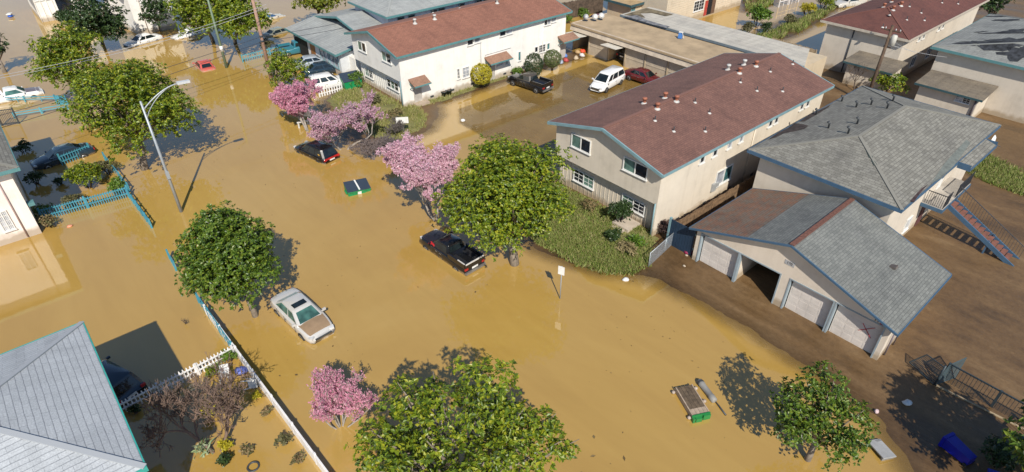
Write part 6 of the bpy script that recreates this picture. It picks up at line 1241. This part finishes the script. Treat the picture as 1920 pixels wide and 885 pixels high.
def grow(r, p, d, L, rad, lvl, maxl, segs, tips, nchild=(3, 5), spread=.6, up=.12, shrink=.68):
    n = 3; q = np.array(p, float); d = unit(np.array(d, float)); pr = rad
    for i in range(n):
        d = unit(d+r.normal(size=3)*.14+np.array([0, 0, up*.5])); e = q+d*L/n; r1 = rad*(1-.28*(i+1)/n); segs.append((tuple(q), tuple(e), pr, r1, lvl)); q = e; pr = r1
        if lvl < maxl and i > 0 or (lvl < maxl and lvl > 0):
            for _ in range(r.randint(nchild[0], nchild[1]) if i == n-1 else r.randint(0, 2)):
                v = unit(d+r.normal(size=3)*spread+np.array([0, 0, up])); grow(r, q, v, L*shrink*r.uniform(.7, 1.15), pr*.62, lvl+1, maxl, segs, tips, nchild, spread, up, shrink)
    if lvl == maxl: tips.append((tuple(q), tuple(d)))
def blossom_tree(label, px, py, tx, ty, H, Rw, mat, seed, dens=1.0, bark=BARKL, upw=.35, maxl=4, size=.13, bare=False, name='blossom_tree', spread=.6, r0=.11, stems=1, leafs=None, thick=1.0):
    r = np.random.RandomState(seed); p = G(tx, ty, 0); c = G(px, py, H*.58); root = thing(name, label, 'tree', (p[0], p[1], 0)); segs = []; tips = []
    off = np.array([c[0]-p[0], c[1]-p[1], 0])
    for s in range(stems):
        grow(r, (r.uniform(-.04, .04), r.uniform(-.04, .04), -min(.4, H*.1)), unit(np.array([off[0]*.5, off[1]*.5, H])+(r.normal(size=3)*H*.25 if stems > 1 else 0)), H*.36, r0, 0, maxl, segs, tips, spread=spread, up=upw)
    P = np.array([q[1] for q in segs]); k = P[:, 2] > min(H*.3, P[:, 2].max()*.4); ctr = (P[k].max(0)+P[k].min(0))/2; ext = (P[k].max(0)-P[k].min(0))/2
    sc_ = np.array([Rw/max(ext[0], .1), Rw/max(ext[1], .1), 1]); zs = H/max(P[:, 2].max(), .1)
    def tr(q):
        q = np.array(q, float); t_ = max(0.0, min(1.0, q[2]/(H*.3))); s_ = 1+(sc_-1)*t_; z = q[2]*zs if q[2] > 0 else q[2]
        return np.array([(q[0]-ctr[0]*t_)*s_[0]+off[0]*t_, (q[1]-ctr[1]*t_)*s_[1]+off[1]*t_, z])
    mt = MB(); ml = MB(); S_ = []
    for a, b_, ra, rb, lv in segs:
        A, B = tr(a), tr(b_); S_.append((A, B, lv)); (mt if lv == 0 else ml).tube([A, B], [max(ra, .011*thick), max(rb, .009*thick)], 7 if lv < 2 else 4, cap=False)
    t_ = mt.build('trunk', bark, root); ml.build('branches', bark, t_)
    if not bare or leafs:
        PP = []; NN = []
        for A, B, lv in S_:
            if lv < maxl-1: continue
            L = np.linalg.norm(B-A); n = r.poisson(dens*L*(11 if lv == maxl else 6)); f = r.rand(n, 1); q = A+(B-A)*f+r.normal(size=(n, 3))*.05; PP.append(q); NN.append(unit((B-A)[None]*.4/max(L, .01)+r.normal(size=(n, 3))))
        PP = np.concatenate(PP); NN = np.concatenate(NN); V, F = leaves(r, PP, NN, 3, size, size*.38, lift=.5); npmesh('blossom' if not leafs else 'leaves', V, F, mat, root)
    return root
blossom_tree('deep pink blossom tree nearest the driveway, below the young street tree', 557, 190, 580, 246, 4.8, 2.3, PK_C, 1, dens=1.05, size=.13, maxl=5, stems=2)
blossom_tree('mauve thinly flowering blossom tree beside the black wagon', 648, 222, 648, 280, 5.4, 3.3, PK_B, 2, dens=.8, size=.12, maxl=5, thick=1.5, stems=2)
blossom_tree('full pale pink blossom tree next to the big dense street tree', 798, 326, 818, 412, 6.3, 3.1, PK_A, 3, dens=1.25, size=.12, maxl=5, stems=4, upw=.5, spread=.5, r0=.09)
blossom_tree('small isolated pink blossom tree beside the bottom edge tree', 630, 745, 640, 800, 3.5, 1.55, PK_C, 4, dens=.75, size=.09, maxl=4, stems=7, r0=.05, spread=.4, upw=.5)
blossom_tree('wide bare grey branched tree in the flooded yard by the picket fence', 368, 756, 405, 850, 4.4, 2.8, None, 5, bare=True, maxl=5, stems=2, bark=plain((.20, .135, .105, 1), .9, name='bare bark', var=.2), r0=.1, thick=1.2)
blossom_tree('leafless grey brown thicket between the blossom trees', 735, 270, 740, 292, 2.0, 2.0, None, 6, bare=True, maxl=4, bark=plain((.16, .13, .13, 1), .9, name='thicket bark'), stems=6, r0=.05, name='bare_thicket', thick=1.3)
blossom_tree('second leafless thicket under the mauve blossom tree', 690, 275, 700, 300, 1.7, 1.9, None, 7, bare=True, maxl=4, bark=plain((.19, .15, .14, 1), .9, name='thicket bark b'), stems=5, r0=.05, name='bare_thicket', thick=1.2)
blossom_tree('leafless thicket in front of the wide white sign', 742, 236, 745, 250, 1.8, 1.3, None, 8, bare=True, maxl=4, bark=plain((.14, .12, .11, 1), .9, name='thicket bark c'), stems=5, r0=.05, name='bare_thicket')
blossom_tree('bare brown shrub at the foot of cream house by the chain-link fence', 1252, 428, 1254, 440, 1.5, .9, None, 9, bare=True, maxl=4, bark=plain((.10, .06, .05, 1), .9, name='dark twig'), stems=4, r0=.03, name='bare_shrub')
blossom_tree('bare crooked tree behind grey hip roof at the lean-to shed', 1606, 140, 1600, 175, 3.0, 1.3, None, 10, bare=True, maxl=3, bark=BARKD, r0=.08, name='bare_tree')
blossom_tree('submerged twig adrift near the blue fence end', 345, 602, 348, 606, .35, .6, None, 11, bare=True, maxl=2, bark=BARKD, r0=.03, name='drift_branch')
